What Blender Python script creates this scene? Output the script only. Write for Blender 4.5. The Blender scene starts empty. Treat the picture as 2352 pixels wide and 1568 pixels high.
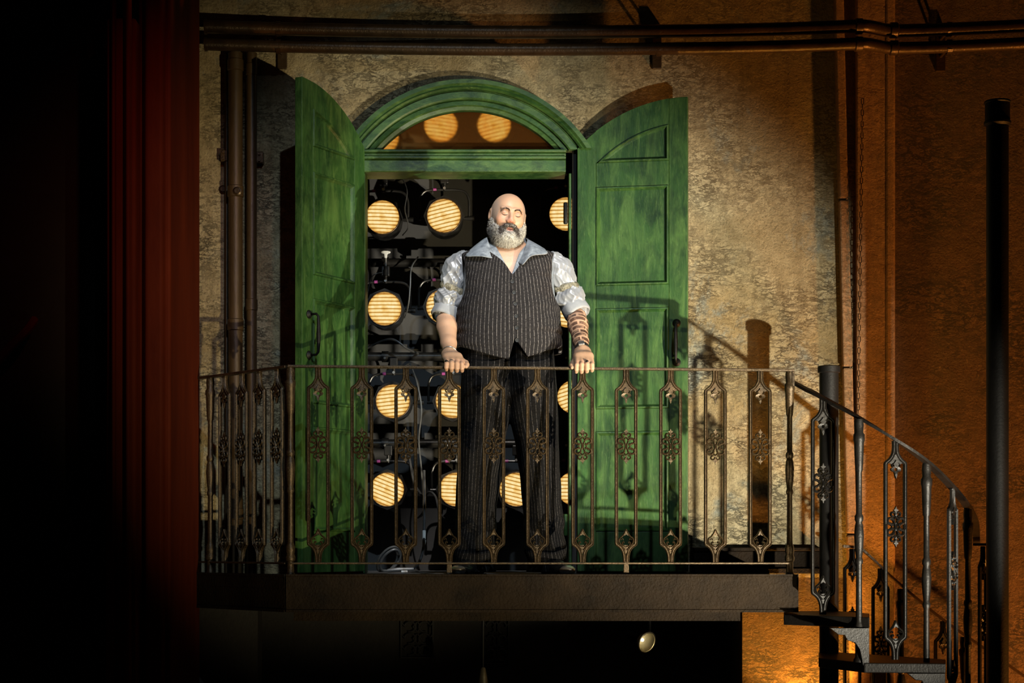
import bpy, bmesh, math, random
import numpy as np
from mathutils import Vector, Matrix

# ------------------------------------------------------------------ camera
F, CX, HZ, CD, EYE = 4200.0, 1176.0, 1247.0, 9.35, 0.156     # focal length in px of the 2352 frame, horizon row, distance to the wall
scene = bpy.context.scene
COL = scene.collection
cam_data = bpy.data.cameras.new('camera')
cam = bpy.data.objects.new('camera', cam_data)
COL.objects.link(cam)
cam_data.sensor_width = 36.0
cam_data.lens = F / 2352.0 * 36.0
cam_data.shift_y = (HZ - 784.0) / 2352.0
cam_data.clip_end = 200
cam.location = (0, -CD, EYE)
cam.rotation_euler = (math.pi / 2, 0, 0)
scene.camera = cam
vs = scene.view_settings
vs.view_transform = 'Standard'
vs.look = 'None'
vs.gamma = 1.0
vs.exposure = 0.0
vs.use_curve_mapping = False
try:
    scene.cycles.use_denoising = True
    scene.cycles.sample_clamp_indirect = 4.0
    scene.cycles.max_bounces = 8
    scene.cycles.transparent_max_bounces = 12
except Exception:
    pass

# ------------------------------------------------------------------ world: a dark theatre
w = bpy.data.worlds.new('dark_theatre')
scene.world = w
w.use_nodes = True
w.node_tree.nodes['Background'].inputs[0].default_value = (0.55, 0.42, 0.36, 1)
w.node_tree.nodes['Background'].inputs[1].default_value = 0.006


def spot(name, loc, aim, energy, color, size_deg, blend, radius):
    d = bpy.data.lights.new(name, 'SPOT')
    d.energy = energy
    d.color = color
    d.spot_size = math.radians(size_deg)
    d.spot_blend = blend
    d.shadow_soft_size = radius
    o = bpy.data.objects.new(name, d)
    COL.objects.link(o)
    o.location = loc
    o.rotation_euler = (Vector(aim) - Vector(loc)).to_track_quat('-Z', 'Y').to_euler()
    return o


def point(name, loc, energy, color, radius):
    d = bpy.data.lights.new(name, 'POINT')
    d.energy = energy
    d.color = color
    d.shadow_soft_size = radius
    o = bpy.data.objects.new(name, d)
    COL.objects.link(o)
    o.location = loc
    return o


# theatre lanterns: warm key from low house right, cool front light from the circle, amber uplight by the stairs, red side light
spot('key_light', (3.74, -5.15, -1.23), (0.60, -0.2, 1.00), 4500, (1.0, 0.92, 0.74), 27.5, 1.0, 0.035)
spot('far_key_light', (5.9, -12.0, -2.9), (-0.50, -0.2, 1.10), 5600, (1.0, 0.82, 0.48), 15.5, 1.0, 0.06)
spot('front_light', (1.6, -10.5, 7.0), (-0.35, -0.3, 1.15), 2500, (0.66, 0.84, 1.0), 17.0, 1.0, 0.08)
spot('follow_spot', (0.7, -7.0, 8.4), (-0.01, -0.7, 1.50), 4600, (1.0, 0.95, 0.90), 8.0, 0.9, 0.06)
spot('amber_floor_light', (1.56, -0.22, -0.84), (1.46, 0.0, -0.30), 120, (1.0, 0.45, 0.06), 85, 0.6, 0.03)
spot('amber_side_light', (3.9, -1.0, -1.9), (1.95, 0.0, 1.4), 720, (1.0, 0.36, 0.06), 74, 0.9, 0.06)
spot('red_side_light', (0.6, -5.5, 3.6), (-1.55, -0.8, 1.6), 150, (1.0, 0.18, 0.06), 21, 1.0, 0.12)


# ------------------------------------------------------------------ helpers
def P(px, py, Y):
    """photo pixel -> world point on the plane Y (metres; wall face is Y=0, balcony floor is z=0)"""
    d = Y + CD
    return Vector(((px - CX) * d / F, Y, EYE - (py - HZ) * d / F))


def PX(px, Y):
    return (px - CX) * (Y + CD) / F


def PZ(py, Y):
    return EYE - (py - HZ) * (Y + CD) / F


def link(o, parent=None):
    COL.objects.link(o)
    if parent is not None:
        o.parent = parent
    return o


def tag(o, label=None, cat=None, group=None, kind=None):
    if label: o['label'] = label
    if cat: o['category'] = cat
    if group: o['group'] = group
    if kind: o['kind'] = kind
    return o


def empty(name, loc=(0, 0, 0), rz=0.0, label=None, cat=None, group=None, kind=None):
    o = bpy.data.objects.new(name, None)
    o.empty_display_size = 0.1
    link(o)
    o.location = loc
    o.rotation_euler = (0, 0, rz)
    return tag(o, label, cat, group, kind)


def copy_tree(o, parent=None):
    c = o.copy()
    COL.objects.link(c)
    c.parent = parent
    for ch in list(o.children):
        copy_tree(ch, c)
    return c


class MB:
    def __init__(s):
        s.v, s.f = [], []

    def add(s, verts, faces):
        n = len(s.v)
        s.v += [tuple(v) for v in verts]
        s.f += [tuple(i + n for i in f) for f in faces]
        return s

    def box(s, x0, x1, y0, y1, z0, z1):
        return s.add([(x0, y0, z0), (x1, y0, z0), (x1, y1, z0), (x0, y1, z0), (x0, y0, z1), (x1, y0, z1), (x1, y1, z1), (x0, y1, z1)],
                     [(0, 3, 2, 1), (4, 5, 6, 7), (0, 1, 5, 4), (1, 2, 6, 5), (2, 3, 7, 6), (3, 0, 4, 7)])

    def prism_xz(s, poly, y0, y1):
        n = len(poly)
        v = [(x, y0, z) for x, z in poly] + [(x, y1, z) for x, z in poly]
        f = [tuple(range(n)), tuple(range(2 * n - 1, n - 1, -1))]
        f += [(i, i + n, (i + 1) % n + n, (i + 1) % n) for i in range(n)]
        return s.add(v, f)

    def prism_xy(s, poly, z0, z1):
        n = len(poly)
        v = [(x, y, z0) for x, y in poly] + [(x, y, z1) for x, y in poly]
        f = [tuple(range(n - 1, -1, -1)), tuple(range(n, 2 * n))]
        f += [(i, (i + 1) % n, (i + 1) % n + n, i + n) for i in range(n)]
        return s.add(v, f)

    def tube(s, path, r, n=8, closed=False, caps=True, up=None):
        """round tube along 3-D points; r is a number or one per point"""
        pts = [Vector(p) for p in path]
        m = len(pts)
        rs = r if hasattr(r, '__len__') else [r] * m
        prev = None
        base = len(s.v)
        for i, p in enumerate(pts):
            a = pts[(i - 1) % m] if (closed or i > 0) else p
            b = pts[(i + 1) % m] if (closed or i < m - 1) else p
            t = (b - a)
            if t.length < 1e-9:
                t = Vector((0, 0, 1))
            t.normalize()
            if prev is None:
                ref = Vector(up) if up else (Vector((0, 0, 1)) if abs(t.z) < 0.9 else Vector((1, 0, 0)))
                nrm = (ref - t * ref.dot(t)).normalized()
            else:
                nrm = prev - t * prev.dot(t)
                if nrm.length < 1e-6:
                    nrm = Vector((1, 0, 0)).cross(t)
                nrm.normalize()
            prev = nrm
            bn = t.cross(nrm)
            for k in range(n):
                a2 = 2 * math.pi * k / n
                s.v.append(tuple(p + (nrm * math.cos(a2) + bn * math.sin(a2)) * rs[i]))
        for i in range(m if closed else m - 1):
            for k in range(n):
                a0 = base + i * n + k
                a1 = base + i * n + (k + 1) % n
                b0 = base + ((i + 1) % m) * n + k
                b1 = base + ((i + 1) % m) * n + (k + 1) % n
                s.f.append((a0, a1, b1, b0))
        if caps and not closed:
            s.f.append(tuple(base + k for k in range(n - 1, -1, -1)))
            s.f.append(tuple(base + (m - 1) * n + k for k in range(n)))
        return s

    def lathe(s, prof, cx=0.0, cy=0.0, n=20, caps=True):
        """profile of (radius, z) turned about a vertical axis"""
        base = len(s.v)
        m = len(prof)
        for r, z in prof:
            for k in range(n):
                a = 2 * math.pi * k / n
                s.v.append((cx + r * math.cos(a), cy + r * math.sin(a), z))
        for i in range(m - 1):
            for k in range(n):
                s.f.append((base + i * n + k, base + i * n + (k + 1) % n, base + (i + 1) * n + (k + 1) % n, base + (i + 1) * n + k))
        if caps:
            s.f.append(tuple(base + k for k in range(n - 1, -1, -1)))
            s.f.append(tuple(base + (m - 1) * n + k for k in range(n)))
        return s

    def sweep_xz(s, path, prof, closed=False):
        """profile (across, y) swept along a path in the XZ plane; across is to the left of travel"""
        m, q = len(path), len(prof)
        base = len(s.v)
        for i in range(m):
            a = path[(i - 1) % m] if (closed or i > 0) else path[i]
            b = path[(i + 1) % m] if (closed or i < m - 1) else path[i]
            d1 = Vector((path[i][0] - a[0], path[i][1] - a[1]))
            d2 = Vector((b[0] - path[i][0], b[1] - path[i][1]))
            d1 = d1.normalized() if d1.length > 1e-9 else d2.normalized()
            d2 = d2.normalized() if d2.length > 1e-9 else d1
            t = (d1 + d2)
            t = t.normalized() if t.length > 1e-6 else d1
            k = 1.0 / max(0.55, t.dot(d1))
            nx, nz = -t.y * k, t.x * k
            for ac, y in prof:
                s.v.append((path[i][0] + nx * ac, y, path[i][1] + nz * ac))
        for i in range(m if closed else m - 1):
            for j in range(q):
                s.f.append((base + i * q + j, base + i * q + (j + 1) % q, base + ((i + 1) % m) * q + (j + 1) % q, base + ((i + 1) % m) * q + j))
        if not closed:
            s.f.append(tuple(base + j for j in range(q - 1, -1, -1)))
            s.f.append(tuple(base + (m - 1) * q + j for j in range(q)))
        return s

    def mesh(s, name):
        me = bpy.data.meshes.new(name)
        me.from_pydata(s.v, [], s.f)
        bm = bmesh.new()
        bm.from_mesh(me)
        bmesh.ops.recalc_face_normals(bm, faces=bm.faces)
        bm.to_mesh(me)
        bm.free()
        return me

    def build(s, name, mat, parent=None, smooth=False, bevel=0.0, loc=None, rz=None, angle=40):
        o = bpy.data.objects.new(name, s.mesh(name))
        link(o, parent)
        o.data.materials.append(mat)
        if smooth:
            o.data.shade_smooth()
            if smooth != 'all':
                o.data.set_sharp_from_angle(angle=math.radians(angle))
        if bevel:
            b = o.modifiers.new('bevel', 'BEVEL')
            b.width = bevel
            b.segments = 2
            b.limit_method = 'ANGLE'
        if loc is not None:
            o.location = loc
        if rz is not None:
            o.rotation_euler = (0, 0, rz)
        return o


def instance(name, data_obj, parent=None, loc=(0, 0, 0), rot=(0, 0, 0), scale=(1, 1, 1)):
    o = bpy.data.objects.new(name, data_obj.data)
    link(o, parent)
    o.location, o.rotation_euler, o.scale = loc, rot, scale
    return o


def bez(p, n=10):
    """smooth curve through points (Catmull-Rom)"""
    p = [Vector(q) for q in p]
    out = []
    for i in range(len(p) - 1):
        a, b, c, d = p[max(i - 1, 0)], p[i], p[i + 1], p[min(i + 2, len(p) - 1)]
        for k in range(n):
            t = k / n
            out.append(0.5 * ((2 * b) + (c - a) * t + (2 * a - 5 * b + 4 * c - d) * t * t + (3 * b - a - 3 * c + d) * t ** 3))
    out.append(p[-1])
    return out


# ------------------------------------------------------------------ materials
class NT:
    def __init__(s, name):
        s.m = bpy.data.materials.new(name)
        s.m.use_nodes = True
        s.t = s.m.node_tree
        s.t.nodes.clear()
        s.out = s.t.nodes.new('ShaderNodeOutputMaterial')

    def n(s, typ, **kw):
        nd = s.t.nodes.new(typ)
        for k, v in kw.items():
            if k.startswith('i_'):
                key = k[2:]
                key = int(key) if key.isdigit() else key.replace('_', ' ')
                nd.inputs[key].default_value = v
            else:
                setattr(nd, k, v)
        return nd

    def l(s, a, b):
        s.t.links.new(a, b)

    def coord(s, scale=(1, 1, 1), loc=(0, 0, 0)):
        tc = s.n('ShaderNodeTexCoord')
        mp = s.n('ShaderNodeMapping')
        mp.inputs['Scale'].default_value = scale
        mp.inputs['Location'].default_value = loc
        s.l(tc.outputs['Object'], mp.inputs['Vector'])
        return mp.outputs['Vector']

    def noise(s, vec, scale, detail=4, rough=0.55, dist=0.0, typ='FBM'):
        nd = s.n('ShaderNodeTexNoise')
        nd.noise_type = typ
        nd.inputs['Scale'].default_value = scale
        nd.inputs['Detail'].default_value = detail
        nd.inputs['Roughness'].default_value = rough
        nd.inputs['Distortion'].default_value = dist
        if vec is not None:
            s.l(vec, nd.inputs['Vector'])
        return nd.outputs[0]

    def ramp(s, fac, stops, interp='LINEAR'):
        r = s.n('ShaderNodeValToRGB')
        r.color_ramp.interpolation = interp
        while len(r.color_ramp.elements) < len(stops):
            r.color_ramp.elements.new(0.5)
        for e, (p, c) in zip(r.color_ramp.elements, stops):
            e.position = p
            e.color = (c, c, c, 1) if not hasattr(c, '__len__') else (*c, 1)
        s.l(fac, r.inputs[0])
        return r.outputs[0]

    def mix(s, fac, a, b, blend='MIX'):
        m = s.n('ShaderNodeMix', data_type='RGBA', blend_type=blend)
        for sock, val in ((m.inputs['Factor'], fac), (m.inputs['A'], a), (m.inputs['B'], b)):
            if hasattr(val, 'is_linked'):
                s.l(val, sock)
            elif hasattr(val, '__len__'):
                sock.default_value = (*val, 1)
            else:
                sock.default_value = val
        return m.outputs['Result']

    def math(s, op, a, b=None, c=None):
        m = s.n('ShaderNodeMath', operation=op)
        for i, val in enumerate((a, b, c)):
            if val is None:
                continue
            if hasattr(val, 'is_linked'):
                s.l(val, m.inputs[i])
            else:
                m.inputs[i].default_value = val
        return m.outputs[0]

    def attr(s, name, out='Fac'):
        a = s.n('ShaderNodeAttribute', attribute_name=name)
        return a.outputs[out]

    def bump(s, h, strength=0.5, dist=0.01, normal=None):
        b = s.n('ShaderNodeBump')
        b.inputs['Strength'].default_value = strength
        b.inputs['Distance'].default_value = dist
        s.l(h, b.inputs['Height'])
        if normal is not None:
            s.l(normal, b.inputs['Normal'])
        return b.outputs[0]

    def bsdf(s, color, rough=0.6, metal=0.0, normal=None, **kw):
        b = s.n('ShaderNodeBsdfPrincipled')
        for sock, val in (('Base Color', color), ('Roughness', rough), ('Metallic', metal)):
            if hasattr(val, 'is_linked'):
                s.l(val, b.inputs[sock])
            elif hasattr(val, '__len__'):
                b.inputs[sock].default_value = (*val, 1)
            else:
                b.inputs[sock].default_value = val
        if normal is not None:
            s.l(normal, b.inputs['Normal'])
        for k, v in kw.items():
            b.inputs[k.replace('_', ' ')].default_value = v
        s.l(b.outputs[0], s.out.inputs[0])
        return b


def mat_simple(name, c1, c2, scale=8.0, rough=0.6, metal=0.0, bump=0.2, bscale=40.0, stretch=(1, 1, 1), bdist=0.004, **kw):
    t = NT(name)
    v = t.coord(stretch)
    f = t.ramp(t.noise(v, scale, 6, 0.65), [(0.3, 0.0), (0.7, 1.0)])
    nrm = t.bump(t.noise(v, bscale, 5, 0.6), bump, bdist) if bump else None
    t.bsdf(t.mix(f, c1, c2), rough, metal, nrm, **kw)
    return t.m


def mat_plaster(name, dark, mid, pale, tint=None, relief=1.0):
    t = NT(name)
    v = t.coord()
    big = t.noise(v, 1.3, 6, 0.62, 0.1)
    midn = t.noise(v, 5.0, 9, 0.72, 0.1)
    mott = t.noise(v, 19.0, 8, 0.72, 0.1)
    fine = t.noise(v, 85, 5, 0.7)
    streak = t.noise(t.coord((7, 7, 0.8)), 2.0, 6, 0.65)
    col = t.mix(t.ramp(big, [(0.36, 0.0), (0.64, 1.0)]), mid, pale)
    col = t.mix(t.ramp(midn, [(0.36, 0.0), (0.74, 0.85)]), col, tuple((a + b) / 2 for a, b in zip(dark, mid)))
    col = t.mix(t.ramp(mott, [(0.48, 0.0), (0.74, 0.42)]), col, dark)
    col = t.mix(t.ramp(streak, [(0.52, 0.0), (0.78, 0.6)]), col, dark)
    if tint:
        col = t.mix(t.ramp(t.noise(t.coord((1, 1, 1), (3.1, 0, 7.7)), 2.1, 8, 0.75, 0.5), [(0.54, 0.0), (0.65, 0.75)]), col, tint)
    # torn, flaky skim coat in patches
    region = t.ramp(t.noise(t.coord((1, 1, 1), (11.3, 2, 4.1)), 1.7, 5, 0.65), [(0.50, 0.0), (0.62, 1.0)])
    crk = t.noise(t.coord((1, 1, 1), (1.3, 5, 0.4)), 15.0, 9, 0.78, 0.25)
    flake = t.math('MULTIPLY', t.ramp(crk, [(0.54, 0.0), (0.62, 1.0)]), region)
    col = t.mix(t.math('MULTIPLY', flake, 0.5), col, tuple(min(1, c * 1.22 + 0.03) for c in pale))
    col = t.mix(t.ramp(fine, [(0.50, 0.0), (0.70, 0.6)]), col, tuple(c * 0.6 for c in dark))
    # trowel marks: short ragged ridges
    trow = t.noise(t.coord((1.0, 1.0, 2.6), (4, 4, 9)), 11.0, 8, 0.72, 0.35)
    ridge = t.ramp(t.math('ABSOLUTE', t.math('SUBTRACT', trow, 0.5)), [(0.0, 1.0), (0.028, 0.0)])
    ridge = t.math('MULTIPLY', ridge, t.ramp(t.noise(v, 2.6, 4, 0.6), [(0.45, 0.0), (0.6, 1.0)]))
    h = t.math('ADD', t.math('MULTIPLY', midn, 0.40), t.math('MULTIPLY', mott, 0.40))
    h = t.math('ADD', h, t.math('MULTIPLY', fine, 0.20))
    h = t.math('ADD', h, t.math('MULTIPLY', flake, 0.10))
    h = t.math('ADD', h, t.math('MULTIPLY', ridge, 0.17))
    nrm = t.bump(h, 0.8 * relief, 0.045)
    t.bsdf(col, 0.62, 0.0, nrm, Specular_IOR_Level=0.45)
    return t.m


def mat_green(name='worn_green_paint', stretch=(5, 5, 1.0), fine_s=(26, 26, 5)):
    t = NT(name)
    v = t.coord(stretch)
    grain = t.noise(v, 3.2, 9, 0.72, 0.8)
    blot = t.noise(t.coord((1.6, 1.6, 1.1), (1.7, 0, 3.3)), 2.4, 7, 0.68, 0.4)
    fine = t.noise(t.coord(fine_s), 4.0, 6, 0.75, 0.3)
    col = t.mix(t.ramp(blot, [(0.36, 0.0), (0.66, 1.0)]), (0.006, 0.027, 0.006), (0.030, 0.086, 0.017))
    col = t.mix(t.ramp(grain, [(0.44, 0.0), (0.74, 0.8)]), col, (0.085, 0.165, 0.038))
    col = t.mix(t.ramp(fine, [(0.57, 0.0), (0.78, 0.55)]), col, (0.150, 0.225, 0.072))
    col = t.mix(t.ramp(t.noise(t.coord((2.4, 2.4, 1.6), (7, 1, 2)), 2.6, 7, 0.72), [(0.52, 0.0), (0.74, 0.8)]), col, (0.005, 0.018, 0.005))
    h = t.math('ADD', t.math('MULTIPLY', grain, 0.5), t.math('MULTIPLY', fine, 0.5))
    t.bsdf(col, 0.42, 0.0, t.bump(h, 0.40, 0.006), Specular_IOR_Level=0.45)
    return t.m


def mat_iron():
    t = NT('bronzed_cast_iron')
    v = t.coord()
    geo = t.n('ShaderNodeNewGeometry')
    mpos = t.n('ShaderNodeMapping')
    t.l(geo.outputs['Position'], mpos.inputs['Vector'])
    rust = t.noise(mpos.outputs['Vector'], 9, 7, 0.7)
    fine = t.noise(mpos.outputs['Vector'], 160, 4, 0.7)
    col = t.mix(t.ramp(rust, [(0.35, 0.0), (0.65, 1.0)]), (0.026, 0.017, 0.009), (0.070, 0.043, 0.019))
    col = t.mix(t.ramp(fine, [(0.5, 0.0), (0.75, 0.6)]), col, (0.22, 0.16, 0.085))
    rgh = t.ramp(fine, [(0.3, 0.26), (0.8, 0.5)])
    t.bsdf(col, rgh, 0.5, t.bump(fine, 0.5, 0.003))
    return t.m


def mat_pinstripe(name, c1, c2, stripe, spacing, width, rough=0.9):
    t = NT(name)
    u = t.attr('su')
    v = t.coord()
    wob = t.math('MULTIPLY', t.math('SUBTRACT', t.noise(v, 14, 3), 0.5), 0.0016)
    f = t.math('FRACT', t.math('DIVIDE', t.math('ADD', u, wob), spacing))
    d = t.math('ABSOLUTE', t.math('SUBTRACT', f, 0.5))
    line = t.math('LESS_THAN', d, width / spacing / 2)
    brk = t.ramp(t.noise(t.coord((1, 1, 1)), 130, 3, 0.6), [(0.40, 0.15), (0.58, 1.0)])
    base = t.mix(t.ramp(t.noise(v, 120, 4, 0.7), [(0.35, 0.0), (0.7, 1.0)]), c1, c2)
    col = t.mix(t.math('MULTIPLY', line, brk), base, stripe)
    t.bsdf(col, rough, 0.0, t.bump(t.noise(v, 260, 3, 0.6), 0.25, 0.002), Specular_IOR_Level=0.06)
    return t.m


def mat_lens():
    t = NT('glowing_ribbed_lens')
    tc = t.n('ShaderNodeTexCoord')
    sp = t.n('ShaderNodeSeparateXYZ')
    t.l(tc.outputs['Object'], sp.inputs[0])
    x, z = sp.outputs['X'], sp.outputs['Z']
    band = t.math('ABSOLUTE', t.math('SINE', t.math('MULTIPLY', z, math.pi / 0.0205)))          # the moulded flutes
    rib = t.math('ABSOLUTE', t.math('SINE', t.math('MULTIPLY', x, math.pi / 0.0078)))
    r = t.math('SQRT', t.math('ADD', t.math('MULTIPLY', x, x), t.math('MULTIPLY', z, z)))
    b = t.ramp(band, [(0.06, 0.16), (0.42, 0.70), (1.0, 1.0)])
    g = t.ramp(rib, [(0.0, 0.55), (0.6, 1.0)])
    core = t.ramp(t.math('DIVIDE', r, 0.095), [(0.0, 0.62), (0.14, 0.78), (0.24, 1.0), (0.75, 0.92), (1.0, 0.42)])
    val = t.math('MULTIPLY', t.math('MULTIPLY', b, g), core)
    val = t.math('MULTIPLY', val, t.ramp(t.noise(tc.outputs['Object'], 30, 3), [(0.3, 0.75), (0.7, 1.1)]))
    col = t.ramp(val, [(0.0, (0.12, 0.035, 0.004)), (0.30, (0.50, 0.21, 0.03)), (0.52, (0.95, 0.58, 0.15)), (0.78, (1.0, 0.80, 0.38)), (1.0, (1.0, 0.92, 0.60))])
    e = t.n('ShaderNodeEmission')
    t.l(col, e.inputs[0])
    e.inputs[1].default_value = 1.0
    t.l(e.outputs[0], t.out.inputs[0])
    return t.m


def mat_amber_glass():
    t = NT('amber_frosted_glass')
    v = t.coord()
    n = t.noise(v, 26, 6, 0.7)
    dirt = t.ramp(t.noise(v, 9, 8, 0.75), [(0.4, 0.0), (0.75, 1.0)])
    g = t.n('ShaderNodeBsdfRefraction')
    g.inputs['IOR'].default_value = 1.4
    t.l(t.mix(dirt, (1.0, 0.88, 0.58), (0.95, 0.62, 0.28)), g.inputs['Color'])
    t.l(t.ramp(n, [(0.3, 0.09), (0.7, 0.15)]), g.inputs['Roughness'])
    tr = t.n('ShaderNodeBsdfDiffuse')
    tr.inputs['Color'].default_value = (0.34, 0.14, 0.035, 1)
    tl = t.n('ShaderNodeBsdfTranslucent')
    tl.inputs['Color'].default_value = (0.75, 0.30, 0.06, 1)
    m0 = t.n('ShaderNodeMixShader')
    m0.inputs[0].default_value = 0.6
    t.l(tr.outputs[0], m0.inputs[1])
    t.l(tl.outputs[0], m0.inputs[2])
    m1 = t.n('ShaderNodeMixShader')
    m1.inputs[0].default_value = 0.2
    t.l(g.outputs[0], m1.inputs[1])
    t.l(m0.outputs[0], m1.inputs[2])
    t.l(m1.outputs[0], t.out.inputs[0])
    return t.m


def mat_vcol(name, rough=0.6, fine=0.0, **kw):
    t = NT(name)
    c = t.attr('Col', 'Color')
    nrm = None
    if fine:
        v = t.coord()
        c = t.mix(t.ramp(t.noise(v, 190, 3, 0.6), [(0.60, 0.0), (0.76, fine)]), c, (0.30, 0.14, 0.07))
        nrm = t.bump(t.noise(v, 240, 3, 0.6), 0.15, 0.002)
    t.bsdf(c, rough, 0.0, nrm, **kw)
    return t.m


def mat_skin():
    t = NT('skin')
    c = t.attr('Col', 'Color')
    v = t.coord()
    c = t.mix(t.ramp(t.noise(v, 170, 3, 0.6), [(0.58, 0.0), (0.72, 0.42)]), c, (0.36, 0.18, 0.10))
    # brick tattoo wrapped round one forearm
    cmb = t.n('ShaderNodeCombineXYZ')
    t.l(t.attr('arm_a'), cmb.inputs[0])
    t.l(t.attr('arm_s'), cmb.inputs[1])
    bt = t.n('ShaderNodeTexBrick')
    bt.offset = 0.5
    for k, val in (('Scale', 1.0), ('Mortar Size', 0.0045), ('Mortar Smooth', 0.0), ('Bias', -0.2), ('Brick Width', 0.078), ('Row Height', 0.0285)):
        bt.inputs[k].default_value = val
    bt.inputs['Color1'].default_value = (0.045, 0.022, 0.014, 1)
    bt.inputs['Color2'].default_value = (0.115, 0.058, 0.036, 1)
    t.l(cmb.outputs[0], bt.inputs['Vector'])
    fade = t.ramp(t.noise(v, 34, 4, 0.6), [(0.34, 0.35), (0.52, 1.0)])
    ink = t.math('MULTIPLY', t.math('MULTIPLY', t.math('SUBTRACT', 1.0, bt.outputs['Fac']), t.attr('tattoo')), fade)
    c = t.mix(ink, c, bt.outputs['Color'])
    t.bsdf(c, 0.48, 0.0, t.bump(t.noise(v, 210, 3, 0.6), 0.12, 0.002), Subsurface_Weight=0.06, Subsurface_Scale=0.006, Specular_IOR_Level=0.4)
    return t.m


M = {}
M['plaster'] = mat_plaster('aged_ochre_plaster', (0.085, 0.054, 0.018), (0.34, 0.248, 0.112), (0.63, 0.54, 0.335), (0.22, 0.27, 0.25), 1.35)
M['plaster_rust'] = mat_plaster('rusty_brown_plaster', (0.036, 0.020, 0.010), (0.125, 0.068, 0.032), (0.22, 0.122, 0.060), None, 1.5)
M['plaster_orange_lit'] = mat_plaster('orange_lit_plaster', (0.12, 0.065, 0.03), (0.36, 0.20, 0.09), (0.50, 0.29, 0.14), None, 0.9)  # amber light on pilaster and conduit is put into this lighter orange
M['green'] = mat_green()
M['green_frame'] = mat_green('worn_dark_green_frame_paint', (2.5, 2.5, 6), (14, 14, 30))
M['iron'] = mat_iron()
M['black_iron'] = mat_simple('black_painted_iron', (0.003, 0.0027, 0.0024), (0.007, 0.006, 0.005), 12, 0.55, 0.0, 0.3, 90, Specular_IOR_Level=0.25)
M['stair_iron'] = mat_simple('dark_stair_iron', (0.004, 0.0036, 0.003), (0.014, 0.012, 0.010), 10, 0.42, 0.15, 0.4, 110, Specular_IOR_Level=0.3)
M['pipe'] = mat_simple('rusty_pipe', (0.026, 0.016, 0.008), (0.080, 0.048, 0.022), 7, 0.32, 0.45, 0.4, 80)
M['brown_pipe'] = mat_simple('brown_painted_pipe', (0.020, 0.012, 0.005), (0.075, 0.044, 0.017), 6, 0.42, 0.2, 0.4, 60, (1, 1, 0.3))
M['beam'] = mat_simple('grimy_steel_beam', (0.007, 0.0042, 0.0019), (0.024, 0.0145, 0.0068), 5, 0.6, 0.0, 0.9, 75, (1, 1, 1), 0.008, Specular_IOR_Level=0.12)
M['deck'] = mat_simple('dark_deck', (0.030, 0.028, 0.026), (0.05, 0.046, 0.043), 12, 0.7, 0.0, 0.2, 90, Specular_IOR_Level=0.15)
M['grey_board'] = mat_simple('dark_grey_masking', (0.017, 0.016, 0.0155), (0.026, 0.025, 0.024), 6, 0.8, 0.0, 0.1, 60)
M['grey_floor'] = mat_simple('grey_floor_paint', (0.055, 0.053, 0.051), (0.075, 0.072, 0.069), 14, 0.6, 0.0, 0.15, 90)
M['black'] = mat_simple('black_masking', (0.006, 0.005, 0.004), (0.012, 0.010, 0.009), 6, 0.85, 0.0, 0.1, 40)
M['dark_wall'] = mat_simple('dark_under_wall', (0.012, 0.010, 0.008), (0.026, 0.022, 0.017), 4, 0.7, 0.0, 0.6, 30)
M['red'] = mat_simple('dark_red_paint', (0.075, 0.011, 0.003), (0.15, 0.023, 0.005), 3.5, 0.7, 0.0, 0.5, 30, (1, 1, 0.25), Specular_IOR_Level=0.08)
M['lens'] = mat_lens()
M['glass'] = mat_amber_glass()
M['can'] = mat_simple('black_lamp_can', (0.010, 0.009, 0.008), (0.028, 0.026, 0.023), 20, 0.35, 0.6, 0.1, 60)
M['lamp_rim'] = mat_simple('browned_lamp_rim', (0.045, 0.028, 0.015), (0.10, 0.06, 0.03), 20, 0.35, 0.7, 0.1, 60)
M['cable'] = mat_simple('black_rubber_cable', (0.020, 0.020, 0.020), (0.045, 0.044, 0.042), 30, 0.4, 0.0, 0.1, 60)
M['grey_cable'] = mat_simple('grey_cable', (0.045, 0.045, 0.043), (0.09, 0.09, 0.085), 30, 0.4, 0.0, 0.1, 60)
M['tape'] = mat_simple('white_tape', (0.42, 0.42, 0.40), (0.6, 0.6, 0.57), 30, 0.5, 0.0, 0.1, 60)
M['pink_tape'] = mat_simple('magenta_tape', (0.16, 0.02, 0.10), (0.24, 0.03, 0.15), 30, 0.5, 0.0, 0.0, 60)
M['steel'] = mat_simple('bright_steel', (0.45, 0.44, 0.42), (0.62, 0.60, 0.57), 20, 0.28, 0.9, 0.1, 80)
M['brass'] = mat_simple('polished_reflector', (0.70, 0.62, 0.42), (0.85, 0.78, 0.55), 20, 0.42, 0.7, 0.1, 80)
M['skin'] = mat_skin()
M['hair'] = mat_vcol('salt_and_pepper_hair', 0.6)
M['vest'] = mat_pinstripe('pinstripe_waistcoat_cloth', (0.0105, 0.0097, 0.010), (0.023, 0.021, 0.0215), (0.165, 0.15, 0.142), 0.0158, 0.0018)
M['trousers'] = mat_pinstripe('pinstripe_trouser_cloth', (0.003, 0.0028, 0.0028), (0.008, 0.0074, 0.0074), (0.065, 0.058, 0.055), 0.0185, 0.0018)
M['satin'] = mat_simple('silver_satin', (0.19, 0.197, 0.215), (0.28, 0.288, 0.305), 8, 0.40, 0.25, 0.0, 40, Sheen_Weight=0.2)
M['cuff'] = mat_simple('grey_shirt_lining', (0.18, 0.188, 0.20), (0.235, 0.243, 0.255), 30, 0.7, 0.0, 0.15, 200)
M['denim'] = mat_simple('blue_grey_collar_cloth', (0.09, 0.105, 0.125), (0.25, 0.28, 0.31), 40, 0.55, 0.0, 0.3, 160)
M['garter'] = mat_simple('beaded_garter', (0.035, 0.030, 0.018), (0.34, 0.31, 0.22), 75, 0.4, 0.3, 1.0, 120, bdist=0.006)
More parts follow.
